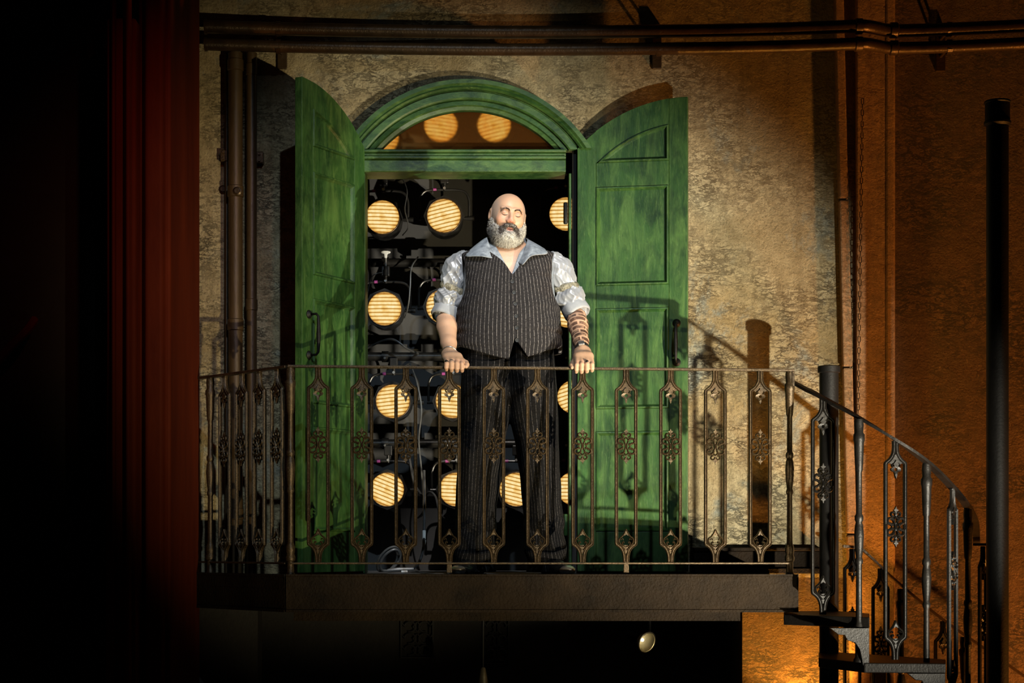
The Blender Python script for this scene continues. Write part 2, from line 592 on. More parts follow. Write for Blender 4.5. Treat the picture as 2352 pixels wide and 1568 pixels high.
M['leather'] = mat_simple('black_leather', (0.008, 0.008, 0.008), (0.016, 0.015, 0.015), 30, 0.25, 0.0, 0.2, 120)
M['button'] = mat_simple('black_button', (0.004, 0.004, 0.004), (0.009, 0.009, 0.009), 40, 0.5, 0.0, 0.0)
M['lash'] = mat_simple('dark_hair', (0.020, 0.013, 0.009), (0.05, 0.035, 0.026), 60, 0.6, 0.0, 0.0)
M['added_bulb'] = (lambda t: (t.t.links.new(t.n('ShaderNodeEmission', i_Color=(1, 0.85, 0.55, 1), i_Strength=9.0).outputs[0], t.out.inputs[0]), t.m)[1])(NT('added_bulb_glow'))
M['light_fret'] = mat_simple('pale_light_pattern', (0.026, 0.025, 0.024), (0.042, 0.040, 0.038), 10, 0.6, 0.0, 0.2)

# ================================================================== THE SETTING
# ---- door opening numbers (wall plane)
OC = PX(1075, 0)                        # centre line of the doorway
AZ = PZ(522, 0)                         # centre height of the arch
R_IN, R_OUT = 267 * CD / F, 331 * CD / F
TZ0, TZ1 = PZ(398, 0), PZ(349, 0)       # transom bottom / top
OL, OR_ = PX(834, 0), PX(1316, 0)       # opening sides
ZTOP, ZBOT = 3.35, -1.6


def arc(r, z_from, n=40):
    """points of the arch of radius r above height z_from, from right to left"""
    a0 = math.asin((z_from - AZ) / r)
    return [(OC + r * math.cos(a0 + (math.pi - 2 * a0) * k / n), AZ + r * math.sin(a0 + (math.pi - 2 * a0) * k / n)) for k in range(n + 1)]


def build_back_wall():
    XL, XR = PX(150, 0), PX(1975, 0)
    m = MB()
    rh = R_OUT - 0.02
    a = arc(rh, PZ(372, 0), 36)
    zs = a[0][1]
    lo = -0.02
    # front and back skins made of strips round the hole
    for y in (0.0, 0.16):
        m.add([(XL, y, lo), (OL, y, lo), (OL, y, zs), (XL, y, zs)], [(0, 1, 2, 3)])
        m.add([(OR_, y, lo), (XR, y, lo), (XR, y, zs), (OR_, y, zs)], [(0, 1, 2, 3)])
        m.add([(XL, y, zs), (a[-1][0], y, zs), (a[-1][0], y, ZTOP), (XL, y, ZTOP)], [(0, 1, 2, 3)])
        m.add([(a[0][0], y, zs), (XR, y, zs), (XR, y, ZTOP), (a[0][0], y, ZTOP)], [(0, 1, 2, 3)])
        for i in range(len(a) - 1):
            m.add([(a[i][0], y, a[i][1]), (a[i + 1][0], y, a[i + 1][1]), (a[i + 1][0], y, ZTOP), (a[i][0], y, ZTOP)], [(0, 1, 2, 3)])
    hole = [(OL, lo), (OL, zs), (a[-1][0], zs)] + list(reversed(a)) + [(OR_, zs), (OR_, lo)]
    for i in range(len(hole) - 1):
        p, q = hole[i], hole[i + 1]
        if abs(p[0] - q[0]) + abs(p[1] - q[1]) > 1e-6:
            m.add([(p[0], 0, p[1]), (q[0], 0, q[1]), (q[0], 0.16, q[1]), (p[0], 0.16, p[1])], [(0, 1, 2, 3)])
    me = bpy.data.meshes.new('wall_back')
    me.from_pydata(m.v, [], m.f)
    bm = bmesh.new()
    bm.from_mesh(me)
    bmesh.ops.remove_doubles(bm, verts=bm.verts, dist=1e-5)
    bmesh.ops.recalc_face_normals(bm, faces=bm.faces)
    bm.to_mesh(me)
    bm.free()
    o = link(bpy.data.objects.new('wall_back', me))
    me.materials.append(M['plaster'])
    return tag(o, 'aged ochre plaster wall around the arched green doorway', None, None, 'structure')


build_back_wall()

# wall under the balcony: dark opening between two piers, the right pier lit orange
UL, UR = PX(592, 0), PX(1705, 0)
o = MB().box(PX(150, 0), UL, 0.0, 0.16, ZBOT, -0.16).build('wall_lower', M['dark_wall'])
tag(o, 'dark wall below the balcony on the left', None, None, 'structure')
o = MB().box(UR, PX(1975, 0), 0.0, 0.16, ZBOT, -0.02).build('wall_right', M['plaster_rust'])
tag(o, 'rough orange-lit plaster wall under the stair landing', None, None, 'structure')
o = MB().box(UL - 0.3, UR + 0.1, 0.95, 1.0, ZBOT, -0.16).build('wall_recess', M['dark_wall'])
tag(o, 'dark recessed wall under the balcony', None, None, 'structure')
o = MB().box(UR, UR + 0.012, 0.165, 0.95, ZBOT, -0.16).build('wall_light_stop', M['dark_wall'])  # added to block amber spill into the recess
tag(o, 'dark side wall added to block light from the recess under the balcony', None, None, 'structure')

# right-hand wall beyond the pilaster
RWY = 0.05
o = MB().box(PX(1975, RWY), PX(2650, RWY), RWY, RWY + 0.15, ZBOT, ZTOP).build('wall_stair', M['plaster_rust'])
tag(o, 'rusty brown plaster wall behind the spiral stairs', None, None, 'structure')

# pilaster with a raised right edge, and the corner strip beside it
pil = empty('trim_1', (0, 0, 0), 0, 'plaster pilaster right of the balcony, orange light put into its colour', None, None, 'structure')
MB().box(PX(1968, -0.04), PX(2052, -0.04), -0.04, RWY, ZBOT, ZTOP).build('shaft', M['plaster_orange_lit'], pil, bevel=0.006)
MB().box(PX(2036, -0.06), PX(2058, -0.06), -0.046, RWY, ZBOT, ZTOP).build('edge_strip', M['plaster_orange_lit'], pil, bevel=0.01)

# floor of the balcony (deck) with steel fascia
YF = -0.985
BL = Vector((PX(657, YF), YF, 0))
BR = Vector((PX(1834, YF), YF, 0))
SX, SY = -0.60, 0.70                                     # direction of the canted left side
BK = Vector((BL.x + SX * 1.35, BL.y + SY * 1.35, 0))
deck = MB().prism_xy([(BL.x + 0.03, BL.y + 0.012), (BR.x - 0.003, BR.y + 0.012), (BR.x - 0.003, -0.001), (BK.x + 0.03, -0.001), (BK.x + 0.03, BK.y + 0.02)], -0.05, 0.0).build('floor', M['deck'])
tag(deck, 'dark balcony deck behind the iron railing', None, None, 'structure')
ch = MB()
prof_z = [(0.0, 0.014), (-0.003, 0.014), (-0.003, 0.004), (0.0015, 0.0), (0.0015, -0.146), (-0.004, -0.149), (-0.004, -0.160), (0.05, -0.160), (0.05, -0.051), (0.0, -0.051)]


def beam(p, q, name, parent):
    m = MB()
    d = (q - p).normalized()
    n = Vector((d.y, -d.x, 0))                           # outward (towards the house)
    vs_ = []
    for base in (p, q):
        for off, z in prof_z:
            vs_.append((base.x - n.x * off, base.y - n.y * off, z))
    k = len(prof_z)
    m.add(vs_, [tuple(range(k)), tuple(range(2 * k - 1, k - 1, -1))] + [(i, (i + 1) % k, (i + 1) % k + k, i + k) for i in range(k)])
    return m.build(name, M['beam'], parent)


beam(BL, BR, 'front_beam', deck)
beam(BK, BL + (BK - BL).normalized() * 0.012, 'side_beam', deck)
MB().box(BR.x - 0.002, BR.x + 0.006, YF + 0.055, -0.01, -0.155, -0.051).build('end_plate', M['beam'], deck)
MB().box(BL.x + 0.02, BR.x - 0.25, YF + 0.13, YF + 0.19, -0.205, -0.05).build('joist', M['beam'], deck)
MB().box(BL.x + 0.02, BR.x - 0.3, -0.30, -0.24, -0.19, -0.05).build('joist', M['beam'], deck)

# low ledge along the wall foot right of the door
bb = empty('baseboard_right', (0, 0, 0), 0, 'dark ledge along the wall foot right of the door', None, None, 'structure')
bx0, bx1 = PX(1588, -0.05), PX(1888, -0.05)
MB().box(bx0, bx1, -0.045, -0.001, 0.03, 0.115).build('board', M['beam'], bb, bevel=0.004)
MB().box(bx0, bx1, -0.062, -0.001, 0.116, 0.134).build('cap', M['beam'], bb, bevel=0.004)
MB().box(bx0, bx1, -0.075, -0.001, 0.001, 0.029).build('plinth', M['beam'], bb, bevel=0.004)

# room behind the door
o = MB().box(-1.6, 1.3, 1.10, 1.14, -0.05, ZTOP).build('wall_rear', M['grey_board'])
tag(o, 'dark grey masking wall behind the stage lamps', None, None, 'structure')
o = MB().box(-1.6, 1.3, 0.161, 1.099, -0.05, 0.0).build('floor_rear', M['grey_floor'])
tag(o, 'dark grey floor inside the doorway', None, None, 'structure')
o = MB().box(OL, OR_, 0.0005, 0.1605, -0.05, 0.001).build('floor_threshold', M['grey_floor'])
tag(o, 'grey threshold of the doorway', None, None, 'structure')
o = MB().box(-1.64, -1.6, 0.161, 1.14, -0.05, ZTOP).build('wall_inner_left', M['black'])
tag(o, 'black side wall inside the doorway', None, None, 'structure')
o = MB().box(1.3, 1.34, 0.161, 1.14, -0.05, ZTOP).build('wall_inner_right', M['black'])
tag(o, 'black right side wall inside the doorway', None, None, 'structure')
o = MB().box(-1.64, 1.34, 0.161, 1.14, ZTOP, ZTOP + 0.04).build('ceiling', M['black'])
tag(o, 'black ceiling of the lamp room', None, None, 'structure')

# red proscenium pier on the left, stepped and leaning into the dark
red = empty('wall_left', (0, 0, 0), 0, 'dark red stepped pier left of the balcony', None, None, 'structure')
def dp(px, y):
    return (PX(px, y), y)
zt = 3.6
MB().prism_xy([dp(392, -1.16), dp(458, -0.30), dp(452, -0.006), dp(330, -0.006), dp(318, -1.16)], ZBOT, zt).build('right_face', M['red'], red, bevel=0.012)
MB().prism_xy([dp(317, -1.12), dp(335, -1.20), dp(372, -1.20), dp(388, -1.12)], ZBOT, zt).build('fillet', M['red'], red, bevel=0.01)
MB().prism_xy([dp(245, -1.30), dp(312, -1.30), dp(322, -1.20), dp(322, -1.0), dp(245, -1.0)], ZBOT, P(250, 40, -1.3).z).build('outer_face', M['red'], red, bevel=0.014)
for a_, b_ in ((252, 268), (282, 304)):
    MB().prism_xy([dp(a_, -1.301), dp((a_ + b_) / 2 - 3, -1.335), dp((a_ + b_) / 2 + 3, -1.335), dp(b_, -1.301)], ZBOT, 2.62).build('flute', M['red'], red, bevel=0.006)
o = MB().box(-5.0, PX(250, -0.9), -0.9, -0.8, ZBOT, 4.0).build('wall_far_left', M['black'])
tag(o, 'black stage wall at the far left edge', None, None, 'structure')
MB().tube(bez([P(-20, 845, -1.1), P(20, 800, -1.1), P(60, 760, -1.1), P(78, 735, -1.0)], 6), 0.02, 8).build('pipe', M['red'], o, True)

# ================================================================== DOOR FRAME
frame = empty('door_1', (0, 0, 0), 0, 'green arched door frame with amber fanlight glass', None, None, 'structure')
# arch mouldings: stepped profile rolled round the arch
pr = [(0.0, 0.03), (0.0, -0.020), (0.018, -0.026), (0.022, -0.040), (0.045, -0.034), (0.049, -0.052), (0.058, -0.056), (0.085, -0.056),
      (0.090, -0.044), (0.096, -0.044), (0.101, -0.074), (0.125, -0.084), (0.143, -0.084), (0.143, 0.03)]
# split the roll into separate mouldings so each keeps its own edge
pieces = [[(0.0, 0.03), (0.0, -0.020), (0.018, -0.026), (0.022, -0.040), (0.0445, -0.034), (0.0445, 0.03)],
          [(0.045, 0.03), (0.049, -0.050), (0.056, -0.056), (0.086, -0.056), (0.090, -0.046), (0.0945, -0.046), (0.0945, 0.03)],
          [(0.095, 0.03), (0.0955, -0.070), (0.104, -0.080), (0.112, -0.074), (0.122, -0.088), (0.143, -0.088), (0.143, 0.03)]]
for pc in pieces:
    a = arc(R_IN, TZ1 + 0.004, 48)
    m = MB()
    vv, k = [], len(pc)
    for i in range(49):
        a0 = math.asin((TZ1 + 0.002 - AZ) / R_IN)
        for off, y in pc:
            r = R_IN + off
            a1 = math.asin((TZ1 + 0.002 - AZ) / r)
            th = a1 + (math.pi - 2 * a1) * i / 48
            vv.append((OC + r * math.cos(th), y, AZ + r * math.sin(th)))
    ff = [(i * k + j, i * k + (j + 1) % k, (i + 1) * k + (j + 1) % k, (i + 1) * k + j) for i in range(48) for j in range(k)]
    ff += [tuple(range(k)), tuple(48 * k + j for j in range(k - 1, -1, -1))]
    m.add(vv, ff)
    m.build('arch_moulding', M['green_frame'], frame, True, angle=25)
# transom bar with mouldings
tx0, tx1 = OL - 0.02, PX(1300, -0.05)
for y0, y1, z0, z1 in ((-0.040, 0.155, TZ0, TZ1 - 0.0465), (-0.058, 0.03, TZ1 - 0.046, TZ1 - 0.030), (-0.048, 0.03, TZ1 - 0.0295, TZ1 - 0.014), (-0.066, 0.03, TZ1 - 0.0135, TZ1 + 0.001)):
    MB().box(tx0, tx1, y0, y1, z0, z1).build('transom_rail', M['green_frame'], frame, bevel=0.005)
# jambs
MB().box(PX(1306, 0.02), PX(1313, 0.0), -0.012, 0.155, 0.002, TZ0 - 0.001).build('jamb', M['green_frame'], frame, bevel=0.004)
MB().box(OL - 0.018, OL + 0.012, -0.012, 0.155, 0.002, TZ0 - 0.001).build('jamb', M['green'], frame, bevel=0.004)
MB().box(PX(1314, -0.01), PX(1327, -0.01), -0.02, 0.005, 0.002, TZ0 + 0.12).build('gap_shade', M['black'], frame)  # black strip painted in for the shaded gap beside the jamb
# hinges on the right jamb
for py in (490, 1205):
    c = P(1299, py, -0.02)
    MB().lathe([(0.008, c.z - 0.055), (0.011, c.z - 0.05), (0.011, c.z + 0.05), (0.008, c.z + 0.055)], c.x, -0.025, 10).build('hinge', M['black_iron'] if py < 800 else M['green'], frame, True)
# fanlight pane
g = arc(R_IN - 0.003, TZ1 + 0.003, 40)
MB().prism_xz(g, 0.012, 0.017).build('pane', M['glass'], frame)

# ================================================================== DOOR LEAVES
LW, LZC, LR, LRI = 0.56, 1.627, 0.773, 0.645
SA, SB, LT = 0.095, 0.465, 0.042
UC = LW


def top_z(u, r=LR):
    return LZC + math.sqrt(max(0, r * r - (u - UC) ** 2))


def inset(poly, d):
    """inset of a convex counter-clockwise polygon"""
    n = len(poly)
    out = []
    for i in range(n):
        p0, p1, p2 = (Vector(poly[(i - 1) % n]), Vector(poly[i]), Vector(poly[(i + 1) % n]))
        e1, e2 = (p1 - p0).normalized(), (p2 - p1).normalized()
        n1, n2 = Vector((-e1.y, e1.x)), Vector((-e2.y, e2.x))
        b = (n1 + n2)
        b.normalize()
        out.append(tuple(p1 + b * (d / max(0.35, b.dot(n1)))))
    return out


def make_leaf(name, s, hinge, direction, label):
    """s: which local side (+y / -y) carries the panelled face shown to the house"""
    root = empty(name, (hinge[0], hinge[1], 0), math.atan2(direction[1], direction[0]), label, 'door leaf')
    y_f, y_b = s * 0.0, -s * LT                          # face plane at y=0, back behind it

    def piece(nm, poly, y0=y_f, y1=y_b, bevel=0.003):
        return MB().prism_xz(poly, min(y0, y1), max(y0, y1)).build(nm, M['green'], root, bevel=bevel)

    z0 = 0.013
    n = 14
    hs = [(0, z0), (SA, z0)] + [(SA - SA * k / 6, top_z(SA - SA * k / 6)) for k in range(7)]
    piece('stile', hs)
    fs = [(SB, z0), (LW, z0)] + [(LW - (LW - SB) * k / 6, top_z(LW - (LW - SB) * k / 6)) for k in range(7)]
    piece('stile', fs)
    for a, b in ((z0, 0.215), (0.722, 0.836), (1.345, 1.46), (1.96, 2.083)):
        piece('rail', [(SA + 0.0004, a), (SB - 0.0004, a), (SB - 0.0004, b), (SA + 0.0004, b)])
    us = [SA + (SB - SA) * k / n for k in range(n + 1)]
    m = MB()
    for k in range(n):                                  # curved head rail as a fan of blocks
        u0, u1 = us[k], us[k + 1]
        b0, b1 = max(2.083, top_z(u0, LRI)), max(2.083, top_z(u1, LRI))
        m.prism_xz([(u0, b0), (u1, b1), (u1, top_z(u1)), (u0, top_z(u0))], min(y_f, y_b), max(y_f, y_b))
    ob = m.build('head_rail', M['green'], root)
    bm = bmesh.new()
    bm.from_mesh(ob.data)
    bmesh.ops.remove_doubles(bm, verts=bm.verts, dist=1e-5)
    bm.to_mesh(ob.data)
    bm.free()
    polys = [[(SA, a), (SB, a), (SB, b), (SA, b)] for a, b in ((0.215, 0.722), (0.836, 1.345), (1.46, 1.96))]
    def arch_poly(d):
        zb_, r_, sb_ = 2.083 + d, LRI - d, SB - d
        ua = UC - math.sqrt(r_ ** 2 - (zb_ - LZC) ** 2)
        return [(ua, zb_), (sb_, zb_)] + [(sb_ + (ua - sb_) * k / 12, top_z(sb_ + (ua - sb_) * k / 12, r_)) for k in range(12)]
    polys.append(arch_poly(0.0))
    for pl in polys:
        # bead moulding and sunk panel: rings of rising and falling depth
        rings = [(0.0, -0.001), (0.003, 0.006), (0.009, 0.007), (0.013, -0.002), (0.021, -0.012), (0.024, -0.012)]
        m = MB()
        nn = len(pl)
        vv = []
        for d, h in rings:
            for (u, z) in (arch_poly(d) if len(pl) > 4 else inset(pl, d) if d > 0 else pl):
                vv.append((u, s * h, z))
        ff = [(i * nn + j, i * nn + (j + 1) % nn, (i + 1) * nn + (j + 1) % nn, (i + 1) * nn + j) for i in range(len(rings) - 1) for j in range(nn)]
        ff.append(tuple((len(rings) - 1) * nn + j for j in range(nn)))
        m.add(vv, ff)
        base = len(m.v)
        m.add([(u, -s * (LT - 0.006), z) for u, z in pl], [tuple(range(nn))])
        for j in range(nn):
            m.f.append((j, (j + 1) % nn, base + (j + 1) % nn, base + j))
        m.build('panel', M['green'], root)
    # pull handle with round roses near the free edge
    h = empty('handle')
    h.parent = root
    hu, hz0, hz1 = LW - 0.055, PZ(832, -0.15), PZ(742, -0.15)
    for z in (hz0, hz1):
        m = MB()
        m.lathe([(0.020, 0.0), (0.021, 0.004), (0.015, 0.010), (0.010, 0.016)], 0, 0, 16)
        rose = m.build('rose', M['black_iron'], h, True)
        rose.location = (hu, s * 0.0005, z)
        rose.rotation_euler = (-s * math.pi / 2, 0, 0)
    pts = [(hu, s * 0.012, hz0), (hu, s * 0.045, hz0), (hu, s * 0.056, hz0 + 0.012), (hu, s * 0.058, hz0 + 0.05), (hu, s * 0.058, (hz0 + hz1) / 2),
           (hu, s * 0.058, hz1 - 0.05), (hu, s * 0.056, hz1 - 0.012), (hu, s * 0.045, hz1), (hu, s * 0.012, hz1)]
    MB().tube(pts, [0.006, 0.006, 0.0065, 0.0085, 0.011, 0.0085, 0.0065, 0.006, 0.006], 10).build('grip', M['black_iron'], h, 'all')
    return root


LH = (PX(838, -0.06), -0.06)
make_leaf('door_leaf', 1, LH, (-0.262, -0.495), 'green panelled arched door leaf swung out sharply, left of the lamps')
RH = (PX(1326, -0.06), -0.06)
make_leaf('door_leaf', -1, RH, (0.552, -0.100), 'green panelled arched door leaf folded back nearly flat, right of the man')

# ================================================================== PIPES AND WALL FITTINGS
# two horizontal pipes under the cornice, bowing with the wall
ZU, ZL = PZ(74, -0.10), PZ(114, -0.10)
pth = [(470, -0.20), (700, -0.15), (950, -0.115), (1240, -0.10), (1580, -0.125), (1800, -0.16), (1960, -0.205), (1995, -0.20), (2040, -0.135), (2085, -0.13), (2200, -0.16), (2420, -0.24)]


def hpipe(z, r, label):
    root = empty('pipe', (0, 0, z), 0, label, 'pipe')
    pts = [(PX(px, y), y, 0) for px, y in pth]
    MB().tube(bez(pts, 6), r, 14).build('run', M['pipe'], root, True)
    for i in (6, 8):
        a = Vector(pts[i])
        b = Vector(pts[i + 1])
        c0 = a + (b - a) * 0.05
        c1 = a + (b - a).normalized() * 0.05
        MB().tube([c0, c0 + (c1 - c0) * 0.15, c0 + (c1 - c0) * 0.85, c1], [r, r * 1.22, r * 1.22, r], 14).build('coupling', M['pipe'], root, True)
    MB().tube([Vector(pts[0]) + Vector((0.0, 0, 0)), Vector(pts[0]) + Vector((0.012, 0, 0))], r * 1.15, 14).build('end_collar', M['pipe'], root, True)
    return root


hpipe(ZU, 0.033, 'upper of two rusty horizontal pipes running across the wall top')
hpipe(ZL, 0.031, 'lower of two rusty horizontal pipes running across the wall top')
for px, y, lab in ((640, -0.16, 'dark pipe bracket above the left door leaf'), (1512, -0.11, 'dark pipe bracket above the right door leaf'), (2180, -0.15, 'dark pipe bracket at upper right by the stairs')):
    x = PX(px, y)
    yw = 0.0 if px < 2000 else RWY
    b = empty('pipe_bracket', (x, yw, ZL), 0, lab, 'bracket', 'pipe brackets')
    MB().box(-0.024, 0.024, -0.022, -0.001, -0.075, 0.15).build('back_plate', M['pipe'], b, bevel=0.003)
    for zz in (0.0, ZU - ZL):
        yc = y - yw
        arc_ = [(0.0, yc + 0.037 * math.cos(t), zz + 0.037 * math.sin(t)) for t in np.linspace(-2.6, 2.6, 13)]
        m = MB()
        for k in range(12):
            a, c = arc_[k], arc_[k + 1]
            m.add([(-0.012, a[1], a[2]), (0.012, a[1], a[2]), (0.012, c[1], c[2]), (-0.012, c[1], c[2]),
                   (-0.012, yc + (a[1] - yc) * 0.92, zz + (a[2] - zz) * 0.92), (0.012, yc + (a[1] - yc) * 0.92, zz + (a[2] - zz) * 0.92),
                   (0.012, yc + (c[1] - yc) * 0.92, zz + (c[2] - zz) * 0.92), (-0.012, yc + (c[1] - yc) * 0.92, zz + (c[2] - zz) * 0.92)],
                  [(0, 1, 2, 3), (4, 5, 6, 7), (0, 1, 5, 4), (1, 2, 6, 5), (2, 3, 7, 6), (3, 0, 4, 7)])
        m.build('strap', M['pipe'], b)
        MB().tube([(0, -0.02, zz), (0, y - yw + 0.03, zz)], 0.008, 8).build('stud', M['pipe'], b, True)


# vertical pipes left of the door
def vpipe(px, r, y, top, label, rings):
    root = empty('drain_pipe', (PX(px, y), y, 0), 0, label, 'pipe')
    MB().lathe([(r, 0.0), (r, PZ(top, y))], 0, 0, 18).build('shaft', M['brown_pipe'], root, True)
    for py in rings:
        z = PZ(py, y)
        MB().lathe([(r, z - 0.03), (r * 1.14, z - 0.026), (r * 1.14, z + 0.026), (r, z + 0.03)], 0, 0, 18).build('collar', M['brown_pipe'], root, True)
    return root


vpipe(541, 0.036, -0.075, 122, 'thicker brown vertical pipe on the wall left of the door', (150, 440, 746, 1180))
vpipe(578, 0.027, -0.055, 122, 'thinner dark vertical pipe beside the thick one, left of the door', (160, 700, 1230))
vpipe(521, 0.010, -0.03, 122, 'slim conduit running up the wall beside the thick pipe', ())
for px, py, lab in ((515, 358, 'small square pipe clamp on the left wall'), (597, 362, 'small pipe clamp right of the thin vertical pipe')):
    c = P(px, py, -0.03)
    cl = empty('pipe_clamp', (c.x, 0, c.z), 0, lab, 'clamp', 'pipe clamps on the left wall')
    MB().box(-0.018, 0.018, -0.045, -0.001, -0.030, 0.030).build('block', M['pipe'], cl, bevel=0.005)
    for dz in (-0.016, 0.016):
        MB().tube([(0, -0.045, dz), (0, -0.054, dz)], 0.007, 6).build('bolt', M['pipe'], cl, True)
for px, py, lab in ((513, 435, 'round flange bolted beside the slim conduit'), (545, 439, 'round eyelet on the thick vertical pipe')):
    y = -0.0005 if px < 530 else -0.112
    c = P(px, py, y)
    fl = empty('flange', (c.x, y, c.z), 0, lab, 'flange')
    m = MB().lathe([(0.022, 0), (0.022, 0.006), (0.014, 0.010), (0.013, 0.018), (0.008, 0.018)], 0, 0, 16).build('disc', M['pipe'], fl, True)
    m.rotation_euler = (math.pi / 2, 0, 0)

# vertical pipe on the left edge of the pilaster
yp = -0.035
vp = empty('conduit_pipe', (PX(1943, yp), yp, 0), 0, 'orange-lit square conduit up the wall left of the pilaster', 'pipe')
m = MB()
for pa, pb in ((-20, 457), (460, 842), (845, 1225), (1228, 1700)):
    # leans a little to the right towards the bottom
    def lx(py):
        return (py - 700) * 24 / 1000 * (yp + CD) / F
    r = 0.024
    m = MB()
    z0, z1 = PZ(pb, yp), PZ(pa, yp)
    m.add([(lx(pb) - r, -0.02, z0), (lx(pb) + r, -0.02, z0), (lx(pb) + r, 0.03, z0), (lx(pb) - r, 0.03, z0),
           (lx(pa) - r, -0.02, z1), (lx(pa) + r, -0.02, z1), (lx(pa) + r, 0.03, z1), (lx(pa) - r, 0.03, z1)],
          [(0, 3, 2, 1), (4, 5, 6, 7), (0, 1, 5, 4), (1, 2, 6, 5), (2, 3, 7, 6), (3, 0, 4, 7)])
    m.build('length', M['plaster_orange_lit'], vp, bevel=0.008)

# hanging chain in front of the pilaster
chx, chy = PX(1981, -0.075), -0.075
chain = empty('hanging_chain', (chx, chy, PZ(225, chy)), 0, 'thin rusty chain hanging in front of the pilaster', 'chain')
lk = None
L = 0.035
nl = int((PZ(225, chy) - PZ(985, chy)) / (L * 0.82))
for k in range(nl):
    z = -k * L * 0.82 - L / 2
    if lk is None:
        rr = 0.0062
        pts = [(rr * math.sin(t), 0, (L / 2 - rr - 0.002) * (1 if math.cos(t) > 0 else -1) + rr * math.cos(t)) for t in np.linspace(0, 2 * math.pi, 14, endpoint=False)]
        lk = MB().tube(pts, 0.0022, 6, True, False, up=(0, 1, 0)).build('link', M['pipe'], chain, 'all')
        lk.location = (0, 0, z)
    else:
        instance('link', lk, chain, (-k * 0.0004, 0, z), (0, 0, (k % 2) * 1.25 + 0.15))

# ================================================================== ORNATE BALUSTER (built once, shared)
S5 = 1 / 500.0
BZ0 = 1292.0


def q2(x, y):
    return (x * S5, (BZ0 - y) * S5)


def mirror(p):
    return [(-x, z) for x, z in p]


def smooth2(pts, n=5):
    return [(v.x, v.y) for v in bez([(x, z, 0) for x, z in pts], n)]


def ridge(w, d=0.009):
    return [(-w / 2, 0.004), (-w / 2, -d * 0.7), (-w * 0.30, -d * 1.25), (-w * 0.08, -d * 0.75), (w * 0.08, -d * 0.75), (w * 0.30, -d * 1.25), (w / 2, -d * 0.7), (w / 2, 0.004)]


def cord(w, d=0.010):
    return [(-w / 2, 0.002), (-w * 0.42, -d * 0.8), (0, -d * 1.2), (w * 0.42, -d * 0.8), (w / 2, 0.002)]


